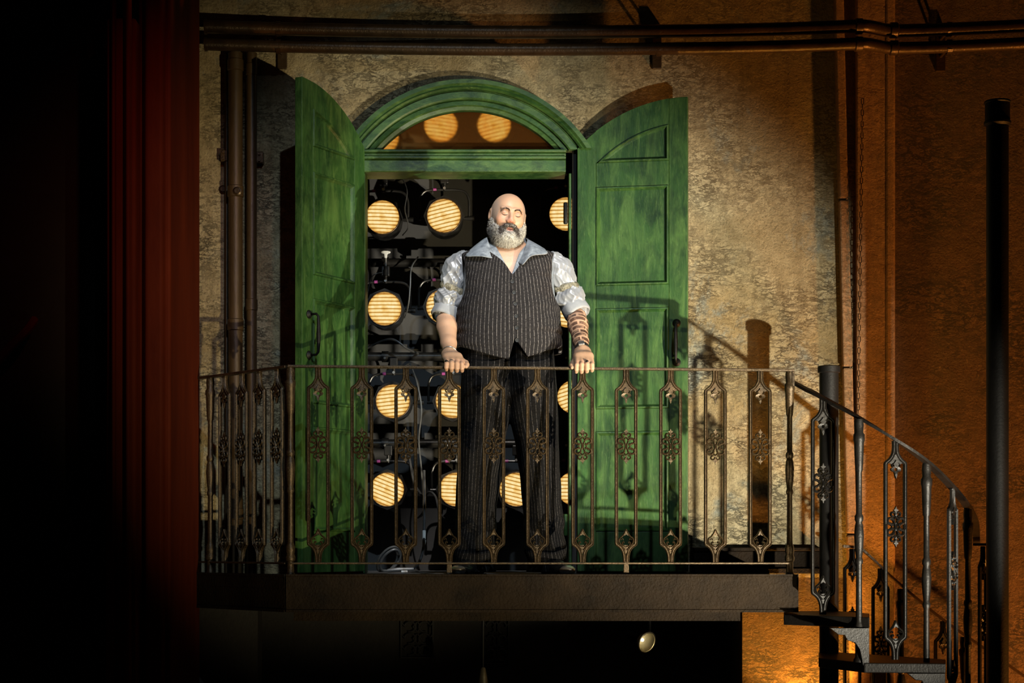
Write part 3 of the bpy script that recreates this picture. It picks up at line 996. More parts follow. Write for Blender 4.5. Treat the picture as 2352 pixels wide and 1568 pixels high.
def baluster_meshes():
    fr = MB()
    side = smooth2([q2(3.3, 848), q2(3.3, 866), q2(5.5, 876), q2(12, 886), q2(21.5, 893.5)], 5) + smooth2([q2(22.3, 896), q2(22.3, 1000), q2(22.3, 1245)], 2) + \
        smooth2([q2(21.5, 1248.5), q2(13, 1255), q2(7, 1264), q2(4, 1276), q2(3.3, 1293)], 5)
    for pth_ in (side, mirror(side)):
        fr.sweep_xz(pth_, ridge(0.0155))
    # web between the flaring shoulders, top and bottom
    fr.prism_xz([q2(-5, 876), q2(5, 876), q2(11, 888), q2(16, 893), q2(10, 896), q2(0, 898), q2(-10, 896), q2(-16, 893), q2(-11, 888)][::-1], -0.006, 0.003)
    fr.prism_xz([q2(-5, 1270), q2(5, 1270), q2(10, 1260), q2(16, 1253), q2(9, 1251), q2(0, 1250), q2(-9, 1251), q2(-16, 1253), q2(-10, 1260)], -0.006, 0.003)

    tf = MB()                                            # pierced drop under the top shoulder
    kn_ = 24
    rad = []
    for k in range(kn_):
        th_ = 2 * math.pi * k / kn_                       # 0 = right, clockwise in photo rows
        sx_, sy_ = math.cos(th_), math.sin(th_)
        r_ = 7.2 + 4.2 * max(0, abs(sx_) - .80) / .20 + (5.0 * max(0, sy_ - .86) / .14) + 2.5 * max(0, -sy_ - .5)
        rad.append((r_, th_))
    vv = []
    for yy in (-0.010, 0.002):
        for rr_ in (None, 3.6):
            for r_, th_ in rad:
                x_, z_ = q2((rr_ or r_) * math.cos(th_), 906.5 + (rr_ or r_) * math.sin(th_))
                vv.append((x_, yy if rr_ is None else (yy + 0.003 if yy < 0 else yy), z_))
    ff = []
    for k in range(kn_):
        j_ = (k + 1) % kn_
        ff += [(k, j_, kn_ + j_, kn_ + k), (2 * kn_ + k, 3 * kn_ + k, 3 * kn_ + j_, 2 * kn_ + j_), (k, 2 * kn_ + k, 2 * kn_ + j_, j_), (kn_ + k, kn_ + j_, 3 * kn_ + j_, 3 * kn_ + k)]
    tf.add(vv, ff)
    for sg in (1, -1):
        tf.sweep_xz(smooth2([q2(sg * 3, 894), q2(sg * 8.5, 896), q2(sg * 8.0, 900), q2(sg * 5.0, 900)], 3), cord(0.005))
    tf.prism_xz([q2(0, 888), q2(6, 896), q2(3, 902), q2(0, 901), q2(-3, 902), q2(-6, 896)], -0.012, 0.002)
    tf.prism_xz([q2(0, 914), q2(2.6, 918), q2(0, 925), q2(-2.6, 918)], -0.011, 0.002)

    bf = MB()                                            # pierced pointed leaf above the bottom shoulder
    for sg in (1, -1):
        bf.sweep_xz(smooth2([q2(sg * 2, 1262), q2(sg * 10, 1252), q2(sg * 16, 1243), q2(sg * 15, 1235), q2(sg * 9, 1230), q2(sg * 3.5, 1222), q2(0, 1214)], 4), cord(0.0075))
        bf.sweep_xz(smooth2([q2(sg * 1, 1254), q2(sg * 7, 1251), q2(sg * 9, 1245), q2(sg * 6, 1242.5), q2(sg * 5, 1246)], 4), cord(0.006))
        bf.sweep_xz(smooth2([q2(sg * 13, 1238), q2(sg * 8, 1235.5), q2(sg * 7, 1239)], 3), cord(0.005))
    bf.prism_xz([q2(0, 1213), q2(4, 1222), q2(5, 1229), q2(0, 1226), q2(-5, 1229), q2(-4, 1222)], -0.009, 0.002)

    md = MB()                                            # scrolled medallion
    def Q(x, y):
        return q2(x, 1023 + y)
    for sy in (1, -1):
        for sx in (1, -1):
            big = [(13 + 9.4 * math.cos(t) * (1 - 0.055 * k), 10.6 + 9.0 * math.sin(t) * (1 - 0.055 * k)) for k, t in enumerate(np.linspace(math.radians(195), math.radians(-95), 11))]
            big += [(8.6, 2.8), (7.4, 4.8), (8.8, 6.0)]
            big = [(2.6, 13.0)] + big[1:]
            md.sweep_xz(smooth2([Q(sx * x, sy * y) for x, y in big], 2), cord(0.0098, 0.013))
            inn = [(13 + 5.4 * math.cos(t), 11 + 5.2 * math.sin(t)) for t in np.linspace(math.radians(150), math.radians(-70), 7)]
            md.sweep_xz(smooth2([Q(sx * x, sy * y) for x, y in inn], 2), cord(0.0055, 0.008))
            sm = [(5.8 + 4.6 * math.cos(t), 25.5 + 4.4 * math.sin(t)) for t in np.linspace(math.radians(-110), math.radians(190), 9)]
            md.sweep_xz(smooth2([Q(sx * x, sy * y) for x, y in sm], 2), cord(0.0075, 0.011))
            md.sweep_xz(smooth2([Q(sx * 1.6, 0), Q(sx * 2.0, sy * 5), Q(sx * 4.6, sy * 11), Q(sx * 4.2, sy * 16), Q(0, sy * 20.5)], 3), cord(0.0070, 0.012))
            md.sweep_xz(smooth2([Q(sx * 20.5, 0), Q(sx * 22.8, sy * 1.5), Q(sx * 21, sy * 5)], 3), cord(0.007, 0.009))
        md.prism_xz([Q(-2.4, sy * 29), Q(2.4, sy * 29), Q(2.0, sy * 33), Q(-2.0, sy * 33)], -0.009, 0.002)
        md.prism_xz([Q(-5.6, sy * 34), Q(-3, sy * 31.5), Q(3, sy * 31.5), Q(5.6, sy * 34), Q(2, sy * 36), Q(0, sy * 41.5), Q(-2, sy * 36)], -0.010, 0.002)
        md.prism_xz([Q(0, sy * 20), Q(2.6, sy * 24), Q(0, sy * 30), Q(-2.6, sy * 24)], -0.010, 0.002)
    md.prism_xz([Q(-2.2, -8), Q(2.2, -8), Q(2.6, 0), Q(2.2, 8), Q(-2.2, 8), Q(-2.6, 0)], -0.008, 0.002)
    return [fr.mesh('baluster_frame'), tf.mesh('drop_finial'), md.mesh('medallion'), bf.mesh('leaf_finial')]


BAL = baluster_meshes()


def baluster(parent, loc, rz=0.0, mat='iron', sc=(1, 1, 1), foot=False):
    out = []
    for k, (nm, me) in enumerate(zip(('baluster', 'drop_finial', 'medallion', 'leaf_finial'), BAL)):
        if not me.materials:
            me.materials.append(M['iron'])
        o = bpy.data.objects.new(nm, me)
        link(o, parent if k == 0 else out[0])
        if mat != 'iron':
            o.material_slots[0].link = 'OBJECT'
            o.material_slots[0].material = M[mat]
        out.append(o)
    b = out[0]
    b.location, b.rotation_euler, b.scale = loc, (0, 0, rz), sc
    if foot:
        MB().prism_xz([(-0.014, -0.066), (0.014, -0.066), (0.011, 0.01), (-0.011, 0.01)], -0.010, 0.006).build('foot', M['iron'], b, bevel=0.003)
        MB().box(-0.035, 0.035, -0.016, 0.016, -0.066, -0.058).build('foot_plate', M['iron'], b, bevel=0.003)
    return b


def newel_profile(h, r=0.016):
    """turned post from z=0 up to h"""
    f = [(0.0, 1.5), (0.01, 1.5), (0.02, 1.05), (0.06, 1.0), (0.075, 1.0), (0.08, 1.35), (0.095, 1.45), (0.11, 1.1), (0.125, 1.35), (0.145, 1.3), (0.16, 0.95),
         (0.17, 0.85), (0.40, 0.75), (0.41, 1.05), (0.42, 1.05), (0.43, 0.8), (0.47, 1.1), (0.52, 1.3), (0.56, 1.1), (0.575, 0.85), (0.585, 1.15), (0.60, 1.15), (0.61, 0.8),
         (0.78, 0.75), (0.79, 1.0), (0.83, 1.15), (0.90, 1.3), (0.915, 1.5), (0.935, 1.5), (0.945, 1.1), (0.975, 1.25), (1.0, 1.1)]
    return [(r * a, z * h) for z, a in f]


# ================================================================== BALCONY RAILING
YR = -0.95
ZRL, ZRR = PZ(840, YR), PZ(849, YR)
rail = empty('balcony_railing', (0, YR, 0), 0, 'ornate bronzed iron railing across the front of the balcony', 'railing')
xl, xr = PX(667, YR), PX(1814, YR)


def rz_at(x):
    return ZRL + (ZRR - ZRL) * (x - xl) / (xr - xl)


m = MB()
m.add([(xl - 0.012, -0.018, ZRL - 0.008), (xr + 0.02, -0.018, ZRR - 0.008), (xr + 0.02, 0.018, ZRR - 0.008), (xl - 0.012, 0.018, ZRL - 0.008),
       (xl - 0.012, -0.018, ZRL + 0.004), (xr + 0.02, -0.018, ZRR + 0.004), (xr + 0.02, 0.018, ZRR + 0.004), (xl - 0.012, 0.018, ZRL + 0.004)],
      [(0, 3, 2, 1), (4, 5, 6, 7), (0, 1, 5, 4), (1, 2, 6, 5), (2, 3, 7, 6), (3, 0, 4, 7)])
m.build('top_rail', M['iron'], rail, bevel=0.003)
zb = PZ(1293, YR)
MB().box(xl, xr, -0.014, 0.012, zb - 0.005, zb + 0.004).build('bottom_rail', M['iron'], rail, bevel=0.002)
HT = (BZ0 - 848) * S5
for px in (731, 831, 932, 1032, 1134, 1234, 1338, 1438, 1540, 1643, 1746):
    x = PX(px, YR)
    baluster(rail, (x, 0, zb), 0, sc=(1, 1, (rz_at(x) - 0.008 - zb) / HT), foot=px in (1032, 1438))
for x, z in ((xl, ZRL), (xr, ZRR)):
    MB().lathe(newel_profile(z - 0.008), 0, 0, 18).build('newel_post', M['iron'], rail, True).location = (x, 0.004, 0)
MB().box(xr + 0.008, xr + 0.02, -0.016, 0.016, ZRR - 0.075, ZRR - 0.009).build('rail_drop', M['iron'], rail, bevel=0.002)

# canted left side of the railing
A = Vector((xl, YR, 0))
dirL = Vector((SX, SY, 0)).normalized()
Lh = 0.80
ang = math.atan2(-dirL.y, -dirL.x)
side = empty('side_railing', (A.x, A.y, 0), ang, 'dark iron side railing running back from the left corner', 'railing')
MB().box(-Lh, -0.022, -0.018, 0.018, ZRL - 0.008, ZRL + 0.004).build('top_rail', M['iron'], side, bevel=0.003)
MB().box(-Lh, -0.03, -0.012, 0.012, zb - 0.005, zb + 0.004).build('bottom_rail', M['iron'], side, bevel=0.002)
for k in range(4):
    baluster(side, (-(0.105 + 0.152 * k), 0, zb), 0, sc=(1, 1, (ZRL - 0.008 - zb) / HT))
MB().lathe(newel_profile(ZRL - 0.008), 0, 0, 18).build('newel_post', M['iron'], side, True).location = (-0.70, 0, 0)

# ================================================================== SPIRAL STAIRS
st = empty('spiral_staircase', (0, 0, 0), 0, 'black iron spiral stairs descending to the right of the balcony', 'staircase')
rp = [(1822, 878, 8.42), (1850, 893, 8.36), (1880, 908, 8.28), (1970, 957, 8.12), (2055, 1009, 8.05), (2127, 1060, 8.10), (2185, 1117, 8.28), (2222, 1163, 8.50), (2240, 1200, 8.75), (2243, 1247, 9.0)]
rpts = bez([P(a, b, d - CD) for a, b, d in rp], 6)


def strap_along(pts, wdt, hgt):
    m = MB()
    n = len(pts)
    vv = []
    for i, p in enumerate(pts):
        t = (pts[min(i + 1, n - 1)] - pts[max(i - 1, 0)])
        t.z = 0
        t = t.normalized() if t.length > 1e-6 else Vector((1, 0, 0))
        s_ = Vector((-t.y, t.x, 0))
        for a, b in ((-1, -1), (1, -1), (1, 1), (-1, 1)):
            vv.append(p + s_ * a * wdt / 2 + Vector((0, 0, b * hgt / 2)))
    ff = [(i * 4 + j, i * 4 + (j + 1) % 4, (i + 1) * 4 + (j + 1) % 4, (i + 1) * 4 + j) for i in range(n - 1) for j in range(4)]
    ff += [(0, 1, 2, 3), tuple((n - 1) * 4 + j for j in (3, 2, 1, 0))]
    return m.add(vv, ff)


strap_along(rpts, 0.034, 0.014).build('handrail', M['stair_iron'], st)
e0, e1 = P(2236, 1250, -0.40), P(2298, 1250, -0.45)
strap_along([e0, e1], 0.03, 0.012).build('handrail', M['stair_iron'], st)
for px, top, bot, d, rz in ((1890, 914, 1410, 8.26, 0.06), (2056, 1012, 1513, 8.06, 0.25), (2186, 1122, 1600, 8.29, 1.0), (2256, 1254, 1700, 8.93, 1.0)):
    y = d - CD
    b_, t_ = PZ(bot, y), PZ(top, y)
    baluster(st, (PX(px, y), y, b_), rz, 'stair_iron', (1.05, 1.05, (t_ - b_) / HT))
for px, top, bot, d in ((1973, 962, 1520, 8.10), (2128, 1064, 1620, 8.12), (2223, 1168, 1700, 8.52), (2291, 1256, 1700, 8.9)):
    y = d - CD
    b_, t_ = PZ(bot, y), PZ(top, y)
    MB().lathe([(r, z + b_) for r, z in newel_profile(t_ - b_, 0.017)], PX(px, y), y, 16).build('post', M['stair_iron'], st, True)
# centre pole with cap
yc = 8.8 - CD
xc_, zc_ = PX(1904, yc), PZ(840, yc)
MB().lathe([(0.046, ZBOT), (0.046, zc_ - 0.035), (0.054, zc_ - 0.032), (0.054, zc_ - 0.004), (0.048, zc_)], xc_, yc, 24).build('centre_pole', M['black_iron'], st, True)
# treads with scalloped brackets
for k, (poly, t0, t1, bx) in enumerate((([(1800, 8.75), (1800, 8.36), (1997, 8.06), (1997, 8.48), (1915, 8.84)], 1412, 1436, (1906, 1997, 8.06)),
                                       ([(1880, 8.84), (1880, 8.42), (1985, 8.06), (2172, 8.02), (2172, 8.30), (1930, 8.84)], 1514, 1536, (2085, 2172, 8.02)),
                                       ([(1930, 8.86), (2085, 8.02), (2300, 8.20), (2300, 8.5)], 1612, 1636, (2215, 2300, 8.2)))):
    zt_, zb_ = PZ(t0, 8.3 - CD), PZ(t1, 8.3 - CD)
    MB().prism_xy([(PX(px, d - CD), d - CD) for px, d in poly][::-1], zb_, zt_).build('tread', M['stair_iron'], st, bevel=0.004)
    a, b, d = bx
    y = d - CD
    w_ = PX(b, y) - PX(a, y)
    x1 = PX(b, y)
    sc_ = [(-w_, 0.0), (-w_ * 0.78, -0.03), (-w_ * 0.62, -0.032), (-w_ * 0.55, -0.055), (-w_ * 0.36, -0.065), (-w_ * 0.24, -0.095), (-w_ * 0.16, -0.165), (0, -0.175), (0, 0.0)]
    MB().prism_xz([(x1 + p, zb_ + q) for p, q in sc_], y + 0.004, y + 0.022).build('bracket', M['stair_iron'], st, bevel=0.002)
# tall pole with cap ring at the far right
yt = 8.35 - CD
tp = empty('tall_post', (PX(2291, yt), yt, ZBOT), 0, 'tall black capped post standing at the far right', 'post')
h_ = PZ(232, yt) - ZBOT
MB().lathe([(0.050, 0.0), (0.050, h_ - 0.09)], 0, 0, 24).build('shaft', M['black_iron'], tp, True)
MB().lathe([(0.050, h_ - 0.115), (0.061, h_ - 0.105), (0.061, h_ - 0.095), (0.056, h_ - 0.090), (0.056, h_ - 0.012), (0.061, h_ - 0.008), (0.058, h_)], 0, 0, 24).build('cap', M['black_iron'], tp, True)

# second, lower handrail against the wall
lr = empty('wall_side_railing', (0, 0, 0), 0, 'lower dark stair railing close to the brown wall', 'railing')
yl = -0.22
lp = bez([P(1936, 1254, yl), P(1972, 1258, yl), P(1992, 1272, yl), P(2060, 1335, yl), P(2160, 1418, yl), P(2260, 1488, yl), P(2400, 1585, yl)], 5)
strap_along(lp, 0.035, 0.014).build('handrail', M['pipe'], lr)
for px, top in ((1957, 1260), (2022, 1305), (2165, 1426)):
    b_, t_ = PZ(top + 440, yl), PZ(top, yl)
    baluster(lr, (PX(px, yl), yl, b_), 0.35, 'stair_iron', (0.95, 0.95, (t_ - b_) / HT))
for px, top in ((2070, 1352), (2215, 1462)):
    b_, t_ = PZ(top + 460, yl), PZ(top, yl)
    MB().lathe([(r, z + b_) for r, z in newel_profile(t_ - b_, 0.018)], PX(px, yl), yl, 14).build('post', M['stair_iron'], lr, True)

# ================================================================== STAGE LAMPS IN THE DOORWAY
YLp = 0.70


def make_lamp():
    root = empty('stage_lamp', (0, 0, 0))
    can = MB()
    prof = [(0.092, 0.0), (0.104, 0.0), (0.104, 0.05), (0.100, 0.055), (0.100, 0.16), (0.075, 0.22), (0.045, 0.235)]
    n = 24
    vv = [(r * math.cos(2 * math.pi * k / n), y, r * math.sin(2 * math.pi * k / n)) for r, y in prof for k in range(n)]
    ff = [(i * n + k, i * n + (k + 1) % n, (i + 1) * n + (k + 1) % n, (i + 1) * n + k) for i in range(len(prof) - 1) for k in range(n)]
    ff.append(tuple((len(prof) - 1) * n + k for k in range(n)))
    can.add(vv, ff)
    can.build('housing', M['can'], root, True)
    fr = MB()                                            # eight-sided colour frame round the mouth
    o8 = [(0.1125 * math.cos(math.radians(22.5 + 45 * k)), 0.1125 * math.sin(math.radians(22.5 + 45 * k))) for k in range(8)]
    nn = 24
    inner = [(0.0955 * math.cos(2 * math.pi * k / nn), 0.0955 * math.sin(2 * math.pi * k / nn)) for k in range(nn)]
    outer = []
    for k in range(nn):
        t = 2 * math.pi * k / nn
        a8 = (t % (math.pi / 4)) - math.pi / 8
        r = 0.1125 * math.cos(math.pi / 8) / math.cos(a8)
        outer.append((r * math.cos(t), r * math.sin(t)))
    vv = [(x, y, z) for y in (-0.022, 0.004) for ring in (inner, outer) for x, z in ring]
    ff = []
    for k in range(nn):
        j = (k + 1) % nn
        ff += [(k, j, nn + j, nn + k), (2 * nn + k, 3 * nn + k, 3 * nn + j, 2 * nn + j), (nn + k, nn + j, 3 * nn + j, 3 * nn + k), (k, 2 * nn + k, 2 * nn + j, j)]
    fr.add(vv, ff)
    fr.build('colour_frame', M['can'], root)
    rim = MB()
    rim.tube([(0.0945 * math.cos(t), -0.022, 0.0945 * math.sin(t)) for t in np.linspace(0, 2 * math.pi, 28, endpoint=False)], 0.0038, 6, True, False, up=(0, 1, 0))
    rim.build('rim', M['lamp_rim'], root, 'all')
    ln = MB()
    vv, ff = [(0, -0.028, 0)], []
    rings = [(0.025, -0.0275), (0.05, -0.025), (0.075, -0.021), (0.0935, -0.016)]
    n = 32
    for r, y in rings:
        vv += [(r * math.cos(2 * math.pi * k / n), y, r * math.sin(2 * math.pi * k / n)) for k in range(n)]
    ff += [(0, 1 + (k + 1) % n, 1 + k) for k in range(n)]
    for i in range(3):
        ff += [(1 + i * n + k, 1 + i * n + (k + 1) % n, 1 + (i + 1) * n + (k + 1) % n, 1 + (i + 1) * n + k) for k in range(n)]
    ln.add(vv, ff)
    ln.build('lens', M['lens'], root, 'all')
    yk = MB()
    arcp = [(0.135, 0.06, -0.01), (0.137, 0.06, 0.08), (0.128, 0.06, 0.125), (0.105, 0.06, 0.150), (0.06, 0.06, 0.158), (0, 0.06, 0.158)]
    arcp = arcp + [(-x, y, z) for x, y, z in reversed(arcp[:-1])]
    yk.tube(bez(arcp, 3), 0.007, 8)
    yk.build('yoke', M['can'], root, True)
    MB().tube([(0.100, 0.06, 0), (0.145, 0.06, 0), (0.165, 0.06, 0)], [0.008, 0.014, 0.014], 10).build('knob', M['can'], root, True)
    MB().tube([(-0.100, 0.06, 0), (-0.145, 0.06, 0)], 0.008, 8).build('pivot', M['can'], root, True)
    cl = MB().tube([(0, 0.06, 0.150), (0, 0.06, 0.19)], 0.009, 8).build('clamp', M['can'], root, True)
    MB().box(-0.022, 0.022, 0.035, 0.085, 0.19, 0.245).build('jaw', M['can'], cl, bevel=0.004)
    MB().tube([(0, 0.05, 0.164), (0, 0.035, 0.164)], 0.008, 6).build('bolt', M['steel'], root, True)
    d_ = bpy.data.lights.new('lamp_beam', 'SPOT')
    d_.energy, d_.color, d_.spot_size, d_.spot_blend, d_.shadow_soft_size = 7.0, (1.0, 0.55, 0.20), math.radians(95), 1.0, 0.06
    lo_ = link(bpy.data.objects.new('lamp_beam', d_), root)
    lo_.location, lo_.rotation_euler = (0, -0.06, 0), (math.pi / 2, 0, 0)
    MB().tube([(-0.062, 0.056, 0.158), (-0.044, 0.056, 0.159)], 0.0085, 8).build('tape_band', M['pink_tape'], root, True)
    return root


lamps = [
    (1013, 290, 0, 'glowing lamp blurred behind the fanlight glass, left of its centre', 8),
    (1135, 290, 0, 'glowing lamp blurred behind the fanlight glass, right of its centre', -14),
    (878, 318, 0, 'glowing lamp at the left tip behind the fanlight glass', 5),
    (879, 500, 0, 'top row stage lamp nearest the left door leaf', 2),
    (1020, 497, 0, 'top row stage lamp with slanted ribs beside the man\'s head', -14),
    (1300, 493, 0, 'top row stage lamp half hidden by the right door jamb', 0),
    (884, 710, 0, 'second row stage lamp beside the left door handle', 0),
    (1018, 705, 0, 'second row stage lamp half hidden by the man\'s left-hand sleeve cuff', -8),
    (1305, 715, 0, 'second row stage lamp peeping below the man\'s rolled cuff', 6),
    (903, 922, 0, 'third row stage lamp seen behind the railing near the left leaf', -6),
    (1040, 922, 0, 'third row stage lamp beside the man\'s hip behind the railing', 4),
    (1318, 912, 0, 'third row stage lamp mostly hidden by the right jamb', -18),
    (890, 1124, 0, 'bottom row stage lamp with steeply slanted ribs near the left leaf', 22),
    (1048, 1124, 0, 'bottom row stage lamp beside the man\'s left-hand trouser leg', 3),
    (1186, 1124, 0, 'bottom row stage lamp between the man\'s legs', 14),
    (1318, 1122, 0, 'bottom row stage lamp mostly hidden by the right jamb', 0),
]
proto = make_lamp()
for i, (px, py, _, lab, tilt) in enumerate(lamps):
    o = proto if i == 0 else copy_tree(proto)
    o.location = P(px, py, YLp)
    tag(o, lab, 'stage lamp', 'round stage lamps in the doorway')
    for ch_ in o.children:
        if ch_.name.startswith('lens'):
            ch_.rotation_euler = (0, math.radians(tilt), 0)

# bars that carry the lamps, running the width of the doorway
for py, lab in ((602, 'dark lighting bar above the second row of lamps'), (818, 'dark lighting bar above the third row of lamps'), (1018, 'shiny dark lighting bar above the bottom row of lamps'), (398, 'dark lighting bar above the top row of lamps')):
    z = PZ(py, 0.76)
    b = empty('lighting_bar', (0, 0.78, z), 0, lab, 'bar', 'lighting bars in the doorway')
    MB().tube([(-1.55, 0, 0), (1.25, 0, 0)], 0.024, 14).build('tube', M['can'], b, True)
    for px in (885, 1030, 1300):
        x = PX(px, 0.78)
        MB().tube([(x - 0.02, 0, 0), (x - 0.019, 0, 0), (x + 0.019, 0, 0), (x + 0.02, 0, 0)], [0.024, 0.031, 0.031, 0.024], 12).build('hook_clamp', M['can'], b, True)
        MB().tube([(x, -0.028, -0.01), (x, -0.05, -0.012)], 0.007, 6).build('wing_bolt', M['steel'], b, True)

# white T-handle of a clamp on the second bar
c = P(886, 590, 0.70)
th = empty('clamp_handle', c, 0, 'small white T-shaped clamp handle left of the man', 'clamp')
MB().prism_xz([(-0.026, 0.030), (-0.026, 0.022), (-0.009, 0.016), (-0.007, -0.006), (0.007, -0.006), (0.009, 0.016), (0.026, 0.022), (0.026, 0.030), (0.010, 0.034), (-0.010, 0.034)], -0.006, 0.006).build('grip', M['tape'], th, bevel=0.003)
MB().tube([(0, 0, -0.006), (0, 0, -0.05)], 0.006, 8).build('screw', M['steel'], th, True)
MB().tube([(0, 0, -0.05), (0, 0, -0.10)], 0.010, 8).build('stem', M['can'], th, True)

# cables
cab = [
    ('black cable looping from the top left lamp yoke', [(925, 410), (935, 440), (930, 480), (938, 520), (925, 540)], 0.005, 'cable'),
    ('thin cable drooping from the second bar beside the man', [(960, 590), (945, 615), (942, 660), (938, 700), (930, 730)], 0.006, 'grey_cable'),
    ('bundle of cable running along the third bar', [(842, 800), (880, 782), (905, 780), (935, 800), (960, 812)], 0.009, 'cable'),
    ('grey lead curving past the third row lamp', [(942, 835), (958, 880), (968, 940), (962, 1010), (968, 1080), (972, 1160)], 0.007, 'grey_cable'),
    ('black lead hanging beside the bottom left lamp', [(930, 1000), (940, 1050), (952, 1110), (975, 1150), (970, 1180), (955, 1190)], 0.010, 'cable'),
    ('black lead sagging between the two bottom lamps', [(972, 1150), (985, 1130), (1000, 1140), (1010, 1180), (1020, 1190)], 0.009, 'cable'),
    ('thin grey lead in the left corner by the second lamp', [(842, 690), (852, 640), (866, 628), (880, 626)], 0.004, 'grey_cable'),
]
for lab, pts, r, mt in cab:
    q = bez([P(a, b, 0.76 if i in (0, len(pts) - 1) else 0.64 + 0.02 * math.sin(i * 2.0)) for i, (a, b) in enumerate(pts)], 8)
    o = MB().tube(q, r * 0.7, 8).build('cable', M[mt], None, True)
    tag(o, lab, 'cable', 'cables among the stage lamps')
# cable with white tape bands dropping to the floor and coiled there
fc = empty('coiled_cable', (0, 0, 0), 0, 'grey cable dropping to a loose coil on the doorway floor', 'cable')
yk_ = 0.30
pts = [P(974, 1080, 0.5), P(975, 1150, 0.45), P(974, 1230, 0.4), P(972, 1260, 0.35), P(962, 1292, 0.3), P(945, 1308, 0.25)]
MB().tube(bez(pts, 8), 0.0075, 8).build('drop', M['cable'], fc, True)
for a, b in ((1218, 1240), (1240, 1252)):
    MB().tube([P(974.3, a, 0.405), P(973.8, b - 2, 0.395)], 0.0095, 8).build('tape_band', M['tape'], fc, True)
coil = []
for k in range(60):
    t = k / 59 * 2 * math.pi * 2.2
    coil.append((PX(893 + 24 * math.cos(t) + 5 * math.sin(t * 0.4), yk_), yk_ - 0.03 * math.sin(t) + k * 0.0004, max(0.010, PZ(1285 - 26 * math.sin(t + 0.5) + 4 * math.sin(t * 0.7), yk_))))
MB().tube(bez(coil, 2), 0.0065, 8).build('coil', M['grey_cable'], fc, True)
MB().tube([(PX(890, 0.2), 0.2, 0.013), (PX(915, 0.2), 0.2, 0.018), (PX(950, 0.22), 0.22, 0.020)], [0.009, 0.012, 0.010], 8).build('plug', M['grey_cable'], fc, True)
MB().tube([(PX(922, 0.14), 0.14, 0.008), (PX(936, 0.14), 0.14, 0.008)], 0.007, 8).build('connector', M['tape'], fc, True)

# ================================================================== THINGS UNDER THE BALCONY
rl = empty('reflector_lamp', P(1486, 1475, 0.35), 0, 'bright round reflector lamp glinting in the dark under the balcony', 'lamp')
m = MB().lathe([(0.058, 0.0), (0.054, 0.003), (0.040, 0.030), (0.020, 0.050), (0.008, 0.054), (0.006, 0.058), (0.022, 0.053), (0.043, 0.033), (0.058, 0.004)], 0, 0, 32, caps=False).build('dish', M['brass'], rl, True)
m.rotation_euler = (math.radians(-72), 0, math.radians(38))
m2 = MB().tube([(0.057 * math.cos(t), 0.057 * math.sin(t), 0.0) for t in np.linspace(0, 2 * math.pi, 32, endpoint=False)], 0.004, 6, True, False, up=(0, 0, 1)).build('rim', M['brass'], rl, True)
m2.rotation_euler = m.rotation_euler
m3 = MB().lathe([(0.004, 0.055), (0.030, 0.06), (0.032, 0.09), (0.022, 0.15)], 0, 0, 16).build('housing', M['can'], rl, True)
m3.rotation_euler = m.rotation_euler
MB().lathe([(0.002, 0.030), (0.007, 0.033), (0.009, 0.040), (0.007, 0.047), (0.004, 0.053)], 0, 0, 12).build('added_bulb', M['added_bulb'], rl, 'all').rotation_euler = m.rotation_euler  # glowing bulb added to brighten the dish from inside
MB().tube([(0.02, 0.10, 0.02), (0.02, 0.12, 0.40)], 0.012, 8).build('hanger', M['can'], rl, True)
random.seed(5)


def fretwork(px, py, wpx, hpx, label):  # pale scrollwork stands in for faint dappled light patterns
    y = 0.938
    root = empty('light_pattern', P(px, py, y), 0, label, 'panel', 'light patterns built as scrollwork under the balcony')
    w_, h2 = wpx * (y + CD) / F, hpx * (y + CD) / F
    t_ = 0.007
    m = MB()
    for x0, x1, z0, z1 in ((-w_ / 2, w_ / 2, h2 / 2 - t_, h2 / 2), (-w_ / 2, w_ / 2, -h2 / 2, -h2 / 2 + t_), (-w_ / 2, -w_ / 2 + t_, -h2 / 2 + t_, h2 / 2 - t_), (w_ / 2 - t_, w_ / 2, -h2 / 2 + t_, h2 / 2 - t_)):
        m.box(x0, x1, -0.006, 0.006, z0, z1)
    m.build('frame', M['light_fret'], root)
    m = MB()
    for k in range(3):
        zc = (k - 1) * h2 * 0.3
        for sx in (1, -1):
            pts = [(sx * (w_ * 0.22 + w_ * 0.17 * math.cos(t)), zc + h2 * 0.13 * math.sin(t)) for t in np.linspace(0.3, 5.0, 10)]
            m.sweep_xz(pts, cord(0.010, 0.006))
            m.sweep_xz([(sx * 0.002, zc - h2 * 0.12), (sx * w_ * 0.12, zc), (sx * 0.002, zc + h2 * 0.12)], cord(0.009, 0.006))
            m.sweep_xz([(sx * w_ * 0.36, zc), (sx * w_ * 0.47, zc + h2 * 0.1)], cord(0.009, 0.006))
    m.build('scrollwork', M['light_fret'], root)


fretwork(958, 1466, 76, 90, 'faint light pattern built as pale scrollwork under the balcony, left one')
fretwork(1140, 1472, 60, 105, 'faint light pattern built as pale scrollwork under the balcony below the man')
for px, py, lab, rt in ((1110, 1556, 'copper-coloured ribbed shade glinting under the balcony at the bottom edge', 0.15),):
    c = P(px, py, 0.3)
    o = empty('lamp_shade', c, 0, lab, 'lamp')
    MB().lathe([(0.006, 0.055), (0.012, 0.05), (0.020, 0.01), (0.030, -0.05), (0.026, -0.05), (0.016, 0.008)], 0, 0, 14).build('shade', M['brass'], o, True)
    MB().tube([(0, 0, 0.05), (0.0, 0.01, 0.42)], 0.004, 6).build('cord', M['cable'], o, True)

# ================================================================== THE MAN
YM = -0.66


def mx(px): return PX(px, YM)
def mz(py): return PZ(py, YM)


def smin(a, b, k):
    if k <= 0:
        return np.minimum(a, b)
    h = np.clip(0.5 + 0.5 * (b - a) / k, 0, 1)
    return b + (a - b) * h - k * h * (1 - h)


